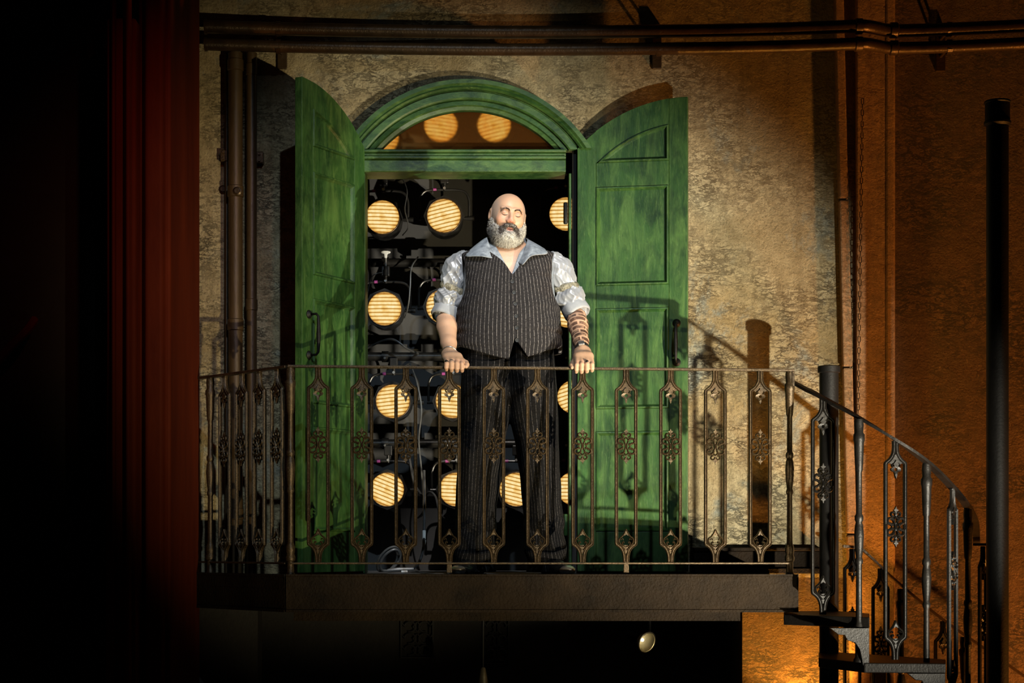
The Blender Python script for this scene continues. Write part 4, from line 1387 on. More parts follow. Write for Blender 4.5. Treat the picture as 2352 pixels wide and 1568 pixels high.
class Grid:
    """signed distance samples on a box; shapes are blended in, then skinned"""
    def __init__(s, lo, hi, h):
        s.lo, s.h = np.array(lo, float), h
        s.n = [int(math.ceil((b - a) / h)) + 1 for a, b in zip(lo, hi)]
        s.D = np.full(s.n, 0.5, np.float32)
        s.ax = [np.float32(lo[i]) + np.arange(s.n[i], dtype=np.float32) * np.float32(h) for i in range(3)]

    def sl(s, lo, hi):
        r = []
        for i in range(3):
            a = int(max(0, math.floor((lo[i] - s.lo[i]) / s.h)))
            b = int(min(s.n[i], math.ceil((hi[i] - s.lo[i]) / s.h) + 1))
            r.append(slice(a, max(a, b)))
        return tuple(r)

    def xyz(s, sl):
        return s.ax[0][sl[0]][:, None, None], s.ax[1][sl[1]][None, :, None], s.ax[2][sl[2]][None, None, :]

    def add(s, f, lo, hi, k=0.0, op='u'):
        m = k + 3 * s.h + 0.004
        sl = s.sl([v - m for v in lo], [v + m for v in hi])
        if any(q.stop <= q.start for q in sl):
            return
        d = f(*s.xyz(sl)).astype(np.float32)
        A = s.D[sl]
        s.D[sl] = smin(A, d, k) if op == 'u' else -smin(-A, d, k)

    def cone(s, p, q, r0, r1, k=0.0, op='u'):
        p, q = np.array(p, np.float32), np.array(q, np.float32)
        ba = q - p
        bb = float(ba @ ba) + 1e-12

        def f(x, y, z):
            t = np.clip(((x - p[0]) * ba[0] + (y - p[1]) * ba[1] + (z - p[2]) * ba[2]) / bb, 0, 1)
            return np.sqrt((x - p[0] - t * ba[0]) ** 2 + (y - p[1] - t * ba[1]) ** 2 + (z - p[2] - t * ba[2]) ** 2) - (r0 + (r1 - r0) * t)
        r = max(r0, r1)
        s.add(f, np.minimum(p, q) - r, np.maximum(p, q) + r, k, op)

    def chain(s, pts, rs, k=0.0):
        for i in range(len(pts) - 1):
            s.cone(pts[i], pts[i + 1], rs[i], rs[i + 1], k)

    def ell(s, c, r, k=0.0, op='u', R=None):
        c, r = np.array(c, np.float32), np.array(r, np.float32)
        Rm = np.eye(3, dtype=np.float32) if R is None else np.array(R, np.float32)

        def f(x, y, z):
            dx, dy, dz = x - c[0], y - c[1], z - c[2]
            u = Rm[0, 0] * dx + Rm[1, 0] * dy + Rm[2, 0] * dz
            v = Rm[0, 1] * dx + Rm[1, 1] * dy + Rm[2, 1] * dz
            w_ = Rm[0, 2] * dx + Rm[1, 2] * dy + Rm[2, 2] * dz
            k0 = np.sqrt((u / r[0]) ** 2 + (v / r[1]) ** 2 + (w_ / r[2]) ** 2) + 1e-9
            k1 = np.sqrt((u / r[0] ** 2) ** 2 + (v / r[1] ** 2) ** 2 + (w_ / r[2] ** 2) ** 2) + 1e-9
            return k0 * (k0 - 1) / k1
        m = float(max(r))
        s.add(f, c - m, c + m, k, op)

    def skin(s):
        """surface nets"""
        D = s.D
        D = np.pad(D, 1, constant_values=0.5)
        org = s.lo - s.h
        ins = (D < 0)
        c = np.zeros([n - 1 for n in D.shape], np.uint8)
        for i in (0, 1):
            for j in (0, 1):
                for k in (0, 1):
                    c += ins[i:D.shape[0] - 1 + i, j:D.shape[1] - 1 + j, k:D.shape[2] - 1 + k]
        act = (c > 0) & (c < 8)
        idx = np.argwhere(act)
        vid = np.full(c.shape, -1, np.int32)
        vid[act] = np.arange(len(idx))
        corner = {}
        for i in (0, 1):
            for j in (0, 1):
                for k in (0, 1):
                    corner[(i, j, k)] = D[idx[:, 0] + i, idx[:, 1] + j, idx[:, 2] + k]
        acc = np.zeros((len(idx), 3))
        cnt = np.zeros(len(idx))
        for a in corner:
            for axn in range(3):
                if a[axn] == 1:
                    continue
                b = list(a)
                b[axn] = 1
                va, vb = corner[a], corner[tuple(b)]
                cr = (va < 0) != (vb < 0)
                t = np.where(cr, va / np.where(cr, va - vb, 1), 0)
                pt = np.array(a, float)[None, :] + t[:, None] * np.eye(3)[axn][None, :]
                acc += np.where(cr[:, None], pt, 0)
                cnt += cr
        V = org + (idx + acc / cnt[:, None]) * s.h
        Q = []
        for axn in range(3):
            o1, o2 = [(1, 2), (2, 0), (0, 1)][axn]
            sa = [slice(None)] * 3
            sb = [slice(None)] * 3
            sa[axn], sb[axn] = slice(0, -1), slice(1, None)
            ch_ = ins[tuple(sa)] != ins[tuple(sb)]
            e = np.argwhere(ch_)
            e = e[(e[:, o1] > 0) & (e[:, o2] > 0) & (e[:, o1] < D.shape[o1] - 1) & (e[:, o2] < D.shape[o2] - 1)]
            d1, d2 = np.zeros(3, int), np.zeros(3, int)
            d1[o1], d2[o2] = 1, 1
            q = np.stack([vid[tuple((e - a).T)] for a in (0 * d1, d1, d1 + d2, d2)], 1)
            flip = ins[tuple(e.T)]
            q = np.where(flip[:, None], q, q[:, ::-1])
            Q.append(q)
        Q = np.concatenate(Q)
        Q = Q[(Q >= 0).all(1)]
        return V, Q


def relax(V, Q, it=2, lam=0.5):
    n = len(V)
    a = np.concatenate([Q[:, i] for i in range(4)])
    b = np.concatenate([Q[:, (i + 1) % 4] for i in range(4)])
    deg = np.bincount(a, minlength=n) + np.bincount(b, minlength=n)
    for _ in range(it):
        S = np.stack([np.bincount(a, V[b, i], n) + np.bincount(b, V[a, i], n) for i in range(3)], 1)
        V = V + lam * (S / np.maximum(deg, 1)[:, None] - V)
    return V


def np_mesh(name, V, Q, mat, parent, attrs=None, col=None):
    me = bpy.data.meshes.new(name)
    n, f = len(V), len(Q)
    me.vertices.add(n)
    me.vertices.foreach_set('co', np.ascontiguousarray(V, np.float32).ravel())
    k = Q.shape[1]
    me.loops.add(f * k)
    me.loops.foreach_set('vertex_index', np.ascontiguousarray(Q, np.int32).ravel())
    me.polygons.add(f)
    me.polygons.foreach_set('loop_start', np.arange(0, f * k, k, dtype=np.int32))
    me.update(calc_edges=True)
    me.validate()
    for an, av in (attrs or {}).items():
        a = me.attributes.new(an, 'FLOAT', 'POINT')
        a.data.foreach_set('value', np.ascontiguousarray(av, np.float32))
    if col is not None:
        a = me.attributes.new('Col', 'FLOAT_COLOR', 'POINT')
        a.data.foreach_set('color', np.ascontiguousarray(np.concatenate([col, np.ones((n, 1))], 1), np.float32).ravel())
    me.shade_smooth()
    me.materials.append(mat)
    return link(bpy.data.objects.new(name, me), parent)


rng = np.random.RandomState(11)


def waves(x, y, z, freq, n=6, seed=0):
    r = np.random.RandomState(seed)
    out = 0
    for _ in range(n):
        d = r.normal(size=3)
        d *= freq * (0.6 + 0.9 * r.rand()) / np.linalg.norm(d)
        out = out + np.sin(x * d[0] + y * d[1] + z * d[2] + r.rand() * 6.3)
    return out / n


XT = mx(1168)
# torso as stacked ovals: row, half width, half depth, forward shift of the centre
T_PY = [900, 860, 835, 800, 760, 720, 690, 660, 630, 612, 598, 588, 580, 572, 564, 556, 548]
T_HW = [.205, .214, .222, .2275, .226, .219, .213, .207, .205, .206, .207, .196, .172, .135, .102, .082, .074]
T_HD = [.150, .165, .178, .188, .190, .184, .176, .166, .152, .142, .132, .122, .112, .100, .090, .080, .074]
T_YC = [.000, .000, -.006, -.012, -.012, -.008, -.004, .000, .004, .006, .010, .012, .014, .014, .014, .014, .014]
T_Z = np.array([mz(p) for p in T_PY])


def torso(x, y, z, e=2.35):
    hw = np.interp(z, T_Z, T_HW)
    hd = np.interp(z, T_Z, T_HD)
    yc = YM + np.interp(z, T_Z, T_YC)
    q = (np.abs((x - XT) / hw) ** e + np.abs((y - yc) / hd) ** e) ** (1 / e)
    return (q - 1) * np.minimum(hw, hd) * 0.9


man = empty('person', (XT, YM, 0), 0, 'bearded man in pinstripe waistcoat leaning both hands on the railing', 'person')
mi = Vector(man.location)


def to_man(o):
    """meshes are made in world metres; hang them under the figure without moving them"""
    o.parent = man
    o.matrix_parent_inverse = Matrix.Translation(-mi)
    return o


# ---------------------------------------------------------------- body: head, neck, chest, arms and hands, one skin
HC = Vector((PX(1167, YM - 0.03), YM - 0.03, PZ(496, YM - 0.03)))
yaw, pit, rol = math.radians(11), math.radians(-5), math.radians(7)
# head axes: x = image right, y = up, z = out of the face
Rh = Matrix.Rotation(yaw, 3, 'Z') @ Matrix(((1, 0, 0), (0, 0, -1), (0, 1, 0))) @ Matrix.Rotation(-pit, 3, 'X') @ Matrix.Rotation(-rol, 3, 'Z')
RN = np.array(Rh, np.float32)
HS = 0.98


def H(x, y, z):
    return HC + Rh @ (Vector((x, y, z)) * HS)


def headspace(V):
    return ((V - np.array(HC)) @ RN) / HS


G = Grid((XT - 0.40, YM - 0.42, mz(895)), (XT + 0.44, YM + 0.22, mz(438)), 0.003)
hr = lambda r: tuple(v * HS for v in r)
# torso core (a little inside the waistcoat)
G.add(lambda x, y, z: torso(x, y, z) + 0.006, (XT - 0.25, YM - 0.23, mz(765)), (XT + 0.25, YM + 0.22, mz(548)), 0.0)
G.cone((XT, YM + 0.015, mz(588)), H(0, -0.06, -0.025), 0.078, 0.070, 0.02)
G.ell(H(0, .012, -.016), hr((.0840, .0965, .0985)), .02, R=Rh)
G.ell(H(0, -.030, .018), hr((.0720, .0860, .0740)), .02, R=Rh)
G.ell(H(0, -.082, .026), hr((.0560, .0450, .0580)), .02, R=Rh)
for sx in (1, -1):
    G.ell(H(sx * .040, -.028, .058), hr((.026, .024, .026)), .015, R=Rh)
    G.cone(H(sx * .012, .024, .0850), H(sx * .046, .027, .0700), .0085, .0065, .010)
    G.ell(H(sx * .0305, .0080, .0970), hr((.0190, .0115, .0190)), .008, 's', R=Rh)
    G.ell(H(sx * .0310, .0060, .0700), hr((.0175, .0130, .0165)), .004, R=Rh)
    G.cone(H(sx * .018, -.0065, .0815), H(sx * .044, -.0050, .0740), .0034, .0030, .005)
    G.ell(H(sx * .0835, -.006, -.018), hr((.0100, .0320, .0200)), .008, R=Rh)
    G.ell(H(sx * .0900, -.004, -.012), hr((.0060, .0180, .0100)), .004, 's', R=Rh)
    G.ell(H(sx * .0130, -.0330, .0965), hr((.0095, .0085, .0115)), .006, R=Rh)
G.cone(H(0, .014, .0830), H(0, -.022, .1040), .0080, .0115, .010)
G.ell(H(0, -.0290, .1040), hr((.0125, .0110, .0120)), .006, R=Rh)
for sx in (1, -1):
    G.ell(H(sx * .0070, -.0400, .1040), hr((.0034, .0030, .0050)), .002, 's', R=Rh)
G.cone(H(-.020, -.0640, .0850), H(.020, -.0640, .0850), .0060, .0060, .006)
G.cone(H(-.016, -.0765, .0860), H(.016, -.0765, .0860), .0075, .0075, .006)
G.ell(H(0, -.0700, .0960), hr((.0190, .0032, .0140)), .002, 's', R=Rh)

# arms
ZR1, ZR2 = rz_at(PX(1045, YR)) + 0.004, rz_at(PX(1338, YR)) + 0.004
SHL, SHR = Vector((mx(1052), YM + .02, mz(612))), Vector((mx(1282), YM + .02, mz(614)))
ELL, ELR = Vector((PX(1023, -.66), -.66, PZ(722, -.66))), Vector((PX(1322, -.66), -.66, PZ(715, -.66)))
WRL, WRR = Vector((PX(1033, -.895), -.895, PZ(812, -.895))), Vector((PX(1338, -.895), -.895, PZ(806, -.895)))


def lerp(a, b, t):
    return a + (b - a) * t


for sh, el, wr in ((SHL, ELL, WRL), (SHR, ELR, WRR)):
    G.cone(sh, el, .044, .046, .02)
    G.chain([el, lerp(el, wr, .35), lerp(el, wr, .75), wr], [.046, .0470, .0360, .0290], .015)

# hands: palm on the rail, four fingers over the front edge, thumb along the inner side
RAILF = YR - 0.018


def hand(wr, zr, cxs, thumb_side, ext, lens_):
    """cxs: pixel columns of little .. index knuckles, in image order"""
    kn = []
    for i, px in enumerate(cxs):
        x = PX(px, RAILF)
        kz = zr + 0.020 + (0.004 if i in (1, 2) else 0.0)
        kn.append(Vector((x, RAILF - 0.002, kz)))
    mid = (kn[1] + kn[2]) / 2
    # palm: metacarpals blended
    for i, k_ in enumerate(kn):
        root = wr + Vector(((i - 1.5) * 0.012, 0, -0.004))
        G.chain([root, lerp(root, k_, .55) + Vector((0, 0, .006)), k_], [.022, .0190, .0135], .012)
    for i, k_ in enumerate(kn):
        l = lens_[i]
        p1 = k_ + Vector(((i - 1.5) * 0.0012, -0.0150, -0.013 * l))
        p2 = p1 + Vector(((i - 1.5) * 0.0005, 0.000, -0.021 * l))
        p3 = p2 + Vector((0, 0.016, -0.010 * l))
        r = .0118 if i in (1, 2) else .0110
        G.chain([k_, p1, p2, p3], [.0130, r, r * .98, r * .86], .0015)
    tk = kn[-1] if thumb_side > 0 else kn[0]
    t0 = lerp(wr, tk, .5) + Vector((thumb_side * .012, .004, -.004))
    t1 = tk + Vector((thumb_side * .019, .022, -.004))
    t2 = tk + Vector((thumb_side * .0245, .004, -.014))
    t3 = tk + Vector((thumb_side * .022, -.008, -.024))
    G.chain([t0, t1, t2, t3], [.016, .0125, .0110, .0090], .006)
    return kn


KL = hand(WRL, ZR1, (1026.5, 1037.5, 1049, 1060), 1, 0, (0.82, 1.0, 1.05, 0.95))
KR = hand(WRR, ZR2, (1325, 1336, 1347.5, 1358.5), -1, 0, (0.95, 1.05, 1.0, 0.82))
V, Q = G.skin()
V = relax(V, Q, 1, 0.4)
# skin colour
hs = headspace(V)
base = np.tile(np.array([[0.44, 0.262, 0.165]]), (len(V), 1))


def blend(mask, c):
    global base
    mask = np.clip(mask, 0, 1)[:, None]
    base = base * (1 - mask) + np.array(c)[None, :] * mask


def gauss(c, s_):
    return np.exp(-(((hs - np.array(c)) / np.array(s_)) ** 2).sum(1))


blend(0.9 * gauss((0, -.030, .105), (.016, .016, .02)), (0.56, 0.19, 0.14))
for sx in (1, -1):
    blend(0.65 * gauss((sx * .042, -.028, .07), (.022, .018, .03)), (0.56, 0.23, 0.16))
    blend(0.55 * gauss((sx * .031, .006, .088), (.017, .011, .02)), (0.40, 0.19, 0.14))  # brow shade darkened into the skin round the eyes
blend(0.9 * gauss((0, -.0765, .092), (.021, .0075, .012)), (0.56, 0.20, 0.17))
blend(0.8 * gauss((0, -.0645, .092), (.022, .0055, .010)), (0.50, 0.19, 0.16))
blend(1.0 * gauss((0, -.0700, .088), (.018, .0030, .02)), (0.05, 0.015, 0.012))
isn = (hs[:, 1] > -.09)
stub = np.clip((np.abs(hs[:, 0]) - .046) / .02, 0, 1) * np.clip((.095 - hs[:, 1]) / .04, 0, 1) * (hs[:, 1] > -.06) * (hs[:, 2] < .06) * (np.abs(hs[:, 0]) < .085) * isn
blend(0.75 * stub * (0.75 + 0.8 * (rng.rand(len(V)) - .5)), (0.24, 0.21, 0.185))
neckm = ((V[:, 2] > mz(606)) & (V[:, 2] < mz(555)) & (V[:, 1] < YM)).astype(float)
blend(0.30 * neckm, (0.45, 0.24, 0.15))
chest = np.exp(-(((V[:, 0] - mx(1172)) / .03) ** 2 + ((V[:, 2] - mz(602)) / .03) ** 2)) * (V[:, 1] < YM)
blend(0.8 * chest * (rng.rand(len(V)) > .62), (0.34, 0.27, 0.22))
for kn in (KL, KR):
    for k_ in kn:
        d = np.linalg.norm(V - np.array(k_ + Vector((0, -.012, -.004))), axis=1)
        blend(0.35 * np.exp(-(d / .010) ** 2), (0.62, 0.28, 0.21))
# tattoo coordinates on the right-hand (image) forearm
ax_ = np.array(WRR - ELR)
La = np.linalg.norm(ax_)
ax_ /= La
rel = V - np.array(ELR)
s_ = rel @ ax_
perp = rel - s_[:, None] * ax_
e1_ = np.cross(ax_, np.array([0, 1.0, 0]))
e1_ /= np.linalg.norm(e1_)
e2_ = np.cross(ax_, e1_)
aa = np.arctan2(perp @ e1_, -(perp @ e2_) * np.sign(np.dot(e2_, [0, 1, 0])) * 1.0)
tat = ((np.linalg.norm(perp, axis=1) < .07) & (s_ > -0.03) & (s_ < La - 0.012) & (V[:, 0] > XT + .22)).astype(float)
body = to_man(np_mesh('body', V, Q, M['skin'], None, {'arm_a': aa * 0.043, 'arm_s': s_ + 0.006, 'tattoo': tat}, base))


def tube_part(name, pts, r, mat, n=8, parent=None, smooth='all', closed=False):
    o = MB().tube(pts, r, n, closed).build(name, mat, None, smooth)
    if parent is None:
        return to_man(o)
    o.parent = parent
    o.matrix_parent_inverse = (parent.matrix_parent_inverse @ Matrix.Identity(4)).inverted() @ Matrix.Translation(-mi) if False else Matrix.Identity(4)
    return o


# eyelid lines, lashes and eyebrows
for sx in (1, -1):
    pts = [H(sx * x, y, z) for x, y, z in ((.0160, -.0010, .0855), (.0235, -.0052, .0880), (.0310, -.0066, .0878), (.0385, -.0056, .0850), (.0460, -.0015, .0790))]
    tube_part('eyelashes', bez(pts, 4), [0.0005 + .0009 * math.sin(math.pi * (i + .5) / 17) for i in range(17)], M['lash'], 6)
    b0 = [H(sx * x, y, z) for x, y, z in ((.0105, .0175, .0935), (.0200, .0228, .0945), (.0310, .0250, .0905), (.0410, .0222, .0835), (.0500, .0140, .0735))]
    q = bez(b0, 4)
    m = MB()
    for i in range(120):
        t = rng.rand() * (len(q) - 1.01)
        a = q[int(t)].lerp(q[int(t) + 1], t % 1) + Rh @ Vector((0, (rng.rand() - .55) * .0052, -.0015))
        dv = (q[min(int(t) + 1, len(q) - 1)] - q[max(int(t) - 1, 0)]).normalized() + Rh @ Vector((0, rng.normal() * .35 + .15, .55))
        m.tube([a, a + dv.normalized() * (.005 + .004 * rng.rand())], [.00062, .00022], 3, caps=False)
    to_man(m.build('eyebrow', M['lash'], None, True))

# beard and moustache: a shaped mass with thousands of short strands standing off it
G = Grid(tuple(HC - Vector((.12, .16, .20))), tuple(HC + Vector((.12, .09, .06))), 0.003)
G.ell(H(0, -.1000, .030), hr((.0770, .0560, .0720)), .0, R=Rh)
G.ell(H(0, -.1100, .060), hr((.0640, .0450, .0560)), .02, R=Rh)
for sx in (1, -1):
    G.ell(H(sx * .0720, -.0600, .006), hr((.0190, .0430, .0340)), .014, R=Rh)
    G.ell(H(sx * .0560, -.0750, .040), hr((.0210, .0280, .0330)), .014, R=Rh)
    G.chain([H(sx * .003, -.0520, .0990), H(sx * .020, -.0560, .0955), H(sx * .036, -.0700, .0830), H(sx * .041, -.0900, .0740)], [.0075 * HS, .0085 * HS, .0085 * HS, .009 * HS], .006)
G.ell(H(.002, -.0715, .1020), hr((.0235, .0125, .0300)), .004, 's', R=Rh)
G.add(lambda x, y, z: 0.010 + 0 * (x + y + z), (9, 9, 9), (9, 9, 9))
Vb, Qb = G.skin()
Vb = relax(Vb, Qb, 2, 0.5)
hb = headspace(Vb)
Vb = Vb + 0.0022 * np.stack([waves(Vb[:, 0], Vb[:, 1], Vb[:, 2], 420, 6, i) for i in (1, 2, 3)], 1)


def beard_color(h, r):
    n = len(h)
    wht = np.tile(np.array([[0.62, 0.59, 0.53]]), (n, 1))
    drk = np.array([[0.055, 0.042, 0.034]])
    side = np.clip((np.abs(h[:, 0]) - .030) / .03, 0, 1) * 0.30 + 0.06
    mous = np.clip((h[:, 1] + .078 + np.abs(h[:, 0]) * .55) / .014, 0, 1) * (h[:, 2] > .050) * (np.abs(h[:, 0]) < .050)
    corner = np.exp(-((np.abs(h[:, 0]) - .040) / .013) ** 2 - ((h[:, 1] + .088) / .020) ** 2) * (h[:, 2] > .03)
    under = np.exp(-(h[:, 0] / .020) ** 2 - ((h[:, 1] + .090) / .007) ** 2) * .5
    p = np.clip(side + mous * .85 + corner * .6 + under, 0, .95)
    pick = (r < p)[:, None]
    return np.where(pick, drk, wht * (0.55 + 0.6 * ((r * 7.3) % 1))[:, None])


beard = to_man(np_mesh('beard', Vb, Qb, M['hair'], None, None, beard_color(hb, rng.rand(len(Vb))) * 0.75))
me = beard.data
nrm = np.zeros((len(Vb), 3), np.float32)
me.vertices.foreach_get('normal', nrm.ravel())
NS = 20000
pick = rng.randint(0, len(Vb), NS)
p0 = Vb[pick]
up = np.array(Rh @ Vector((0, 1, 0)))
h0 = hb[pick]
dr = nrm[pick] * 0.75 - up[None, :] * (0.55 + 0.3 * rng.rand(NS, 1)) + rng.normal(size=(NS, 3)) * 0.45
dr /= np.linalg.norm(dr, axis=1)[:, None]
ln_ = (0.005 + 0.009 * rng.rand(NS)) * np.where(h0[:, 1] > -.07, .7, 1.0)
p1 = p0 + dr * ln_[:, None]
s1 = np.cross(dr, rng.normal(size=(NS, 3)))
s1 /= np.linalg.norm(s1, axis=1)[:, None]
s2 = np.cross(dr, s1)
wd = 0.00062
vv = np.concatenate([p0 + s1 * wd, p0 - s1 * wd * .5 + s2 * wd * .87, p0 - s1 * wd * .5 - s2 * wd * .87, p1])
i_ = np.arange(NS)
tri = np.concatenate([np.stack([i_, i_ + NS, i_ + 3 * NS], 1), np.stack([i_ + NS, i_ + 2 * NS, i_ + 3 * NS], 1), np.stack([i_ + 2 * NS, i_, i_ + 3 * NS], 1)])
cc = beard_color(h0, rng.rand(NS))
o = np_mesh('beard_strands', vv, tri, M['hair'], None, None, np.tile(cc, (4, 1)))
o['kind'] = 'stuff'
to_man(o)

# ---------------------------------------------------------------- shirt body, waistcoat
PW = lambda px, py, Y: P(px, py, Y)


def vcut(z, pys, wl, wr_, cx):
    zz = np.array([mz(p) for p in pys])
    o = np.argsort(zz)
    return np.interp(z, zz[o], np.array(wl)[o]), np.interp(z, zz[o], np.array(wr_)[o])


def garment(lo_off, hi_off, vrows, vl, vr, vx, armrows, al, ar, hem=None, h=0.004, wr_amp=0.0, seed=3):
    G = Grid((XT - .26, YM - .235, mz(845)), (XT + .26, YM + .22, mz(545)), h)
    sl = G.sl((-9, -9, -9), (9, 9, 9))
    x, y, z = G.xyz(sl)
    t = torso(x, y, z)
    if wr_amp:
        t = t + wr_amp * waves(x * 1.0, y, z * 1.6, 34, 7, seed) + 1.4 * wr_amp * waves(x * .5, y * .5, z * 2.2, 60, 5, seed + 9) * np.clip(np.abs(x - XT) / .2, 0, 1) ** 2
    d = np.maximum(t - hi_off, -(t - lo_off))
    zz = z + 0 * x
    wl, wrr = vcut(z, vrows, vl, vr, vx)
    dx = x - mx(vx)
    ins = np.minimum(dx + wl, wrr - dx)                       # > 0 inside the V
    front = (YM + 0.03) - y
    d = np.maximum(d, np.minimum(ins, front) * 0.8)
    a_l, a_r = vcut(z, armrows, al, ar, 0)
    arm = np.maximum((XT - a_l) - x, x - (XT + a_r))
    arm = np.where(z > mz(722), arm, -1)
    d = np.maximum(d, arm)
    if hem is not None:
        hx = np.array([mx(p[0]) for p in hem])
        hz = np.array([mz(p[1]) for p in hem])
        hf = np.interp(x, hx, hz)
        hemz = np.where(y < YM - .02, hf, max(mz(812), float(hz[0])))
        d = np.maximum(d, (hemz - z) * 0.8)
    G.D[:] = d.astype(np.float32)
    V, Q = G.skin()
    V = relax(V, Q, 1, 0.4)
    th = np.arctan2((V[:, 0] - XT) / 1.12, -(V[:, 1] - YM))
    return V, Q, th


VR = [545, 560, 575, 585, 592, 600, 610, 622, 634, 641, 650, 900]
V, Q, th = garment(-.002, .007, VR, [.10, .085, .066, .056, .048, .040, .030, .020, .010, .003, -.02, -.3],
                   [.10, .085, .060, .046, .038, .032, .026, .018, .010, .003, -.02, -.3], 1173,
                   [700, 690, 660, 620, 590, 560], [.26] * 6, [.26] * 6, [(900, 765), (1400, 765)])
shirt = to_man(np_mesh('shirt', V, Q, M['denim'], None))
V, Q, th = garment(.006, .020, VR, [.16, .145, .128, .110, .092, .070, .046, .026, .012, .002, -.03, -.3],
                   [.16, .150, .136, .118, .100, .074, .050, .030, .014, .002, -.03, -.3], 1177,
                   [722, 708, 694, 680, 660, 640, 620, 600, 585, 570], [.26, .240, .222, .208, .199, .198, .203, .212, .222, .24], [.26, .240, .222, .210, .202, .202, .205, .206, .214, .23],
                   [(900, 812), (1057, 801), (1090, 813), (1124, 824), (1158, 833), (1169, 836), (1181, 792), (1184, 790), (1211, 829), (1240, 819), (1276, 806), (1400, 812)], 0.0035, 0.0030)
vest = to_man(np_mesh('waistcoat', V, Q, M['vest'], None, {'su': th * 0.205 + 0.0045}))


def torso_front(px, py, off):
    """world point on the front of the torso under a photo pixel"""
    y = YM - .18
    for _ in range(12):
        x, z = PX(px, y), PZ(py, y)
        hw = np.interp(z, T_Z, T_HW); hd = np.interp(z, T_Z, T_HD); yc = YM + np.interp(z, T_Z, T_YC)
        u = min(.98, abs((x - XT) / hw))
        y = yc - hd * (1 - u ** 2.35) ** (1 / 2.35) - off
    return Vector((PX(px, y), y, PZ(py, y)))


bt = None
for px, py in ((1177, 646), (1181, 671), (1184, 697), (1186, 725), (1187, 752), (1188, 781)):
    c = torso_front(px, py, .023)
    b = MB().lathe([(.0085, 0), (.0098, .002), (.0095, .005), (.007, .0045), (.0065, .0035)], 0, 0, 14).build('button', M['button'], None, True)
    b.location = c
    b.rotation_euler = (math.pi / 2, 0, 0)
    b.parent = vest
    b.matrix_parent_inverse = Matrix.Identity(4)
# front edge of the overlapping panel
edge = [torso_front(1177 + (py - 640) * 0.045, py, .0225) for py in range(646, 790, 8)]
o = MB().tube([p + Vector((-.012, .001, 0)) for p in edge], 0.0026, 6).build('front_edge', M['vest'], None, True)
o.parent = vest
# welt pockets suggestion lines are not visible in the photo; collar follows

# ---------------------------------------------------------------- collar
def sheet(name, rows, mat, parent, thick=0.004, sub=5):
    """smooth cloth sheet through a grid of points"""
    rows = [bez(r, sub) for r in rows]
    cols = list(zip(*rows))
    cols = [bez(list(c), 4) for c in cols]
    nu, nv = len(cols), len(cols[0])
    m = MB()
    m.add([p for c in cols for p in c], [(i * nv + j, (i + 1) * nv + j, (i + 1) * nv + j + 1, i * nv + j + 1) for i in range(nu - 1) for j in range(nv - 1)])
    o = m.build(name, mat, None, 'all')
    s2_ = o.modifiers.new('thickness', 'SOLIDIFY')
    s2_.thickness = thick
    s2_.offset = 0
    return o


# band standing round the neck, then the fall folded outwards, each side with a long point
fallL = sheet('collar', [[P(1122, 545, -.62), P(1119, 545, -.68), P(1121, 553, -.735), P(1128, 572, -.765), P(1140, 594, -.800)],
                         [P(1112, 551, -.61), P(1108, 552, -.68), P(1110, 562, -.745), P(1117, 578, -.785), P(1125, 592, -.808)],
                         [P(1098, 561, -.60), P(1091, 565, -.69), P(1090, 575, -.760), P(1101, 584, -.800), P(1113, 589, -.822)],
                         [P(1090, 567, -.60), P(1079, 575, -.70), P(1070, 588, -.765), P(1089, 588, -.804), P(1107, 588, -.824)]], M['denim'], None)
fallL = to_man(fallL)
fallR = sheet('collar', [[P(1208, 549, -.62), P(1211, 550, -.68), P(1209, 560, -.735), P(1202, 578, -.765), P(1190, 603, -.800)],
                         [P(1217, 553, -.61), P(1221, 555, -.69), P(1220, 564, -.765), P(1212, 583, -.808), P(1199, 608, -.826)],
                         [P(1232, 561, -.60), P(1240, 566, -.70), P(1233, 572, -.775), P(1215, 587, -.818), P(1202, 606, -.832)],
                         [P(1240, 566, -.60), P(1252, 573, -.70), P(1256, 583, -.770), P(1222, 587, -.820), P(1206, 603, -.832)]], M['denim'], None)
fallR = to_man(fallR)

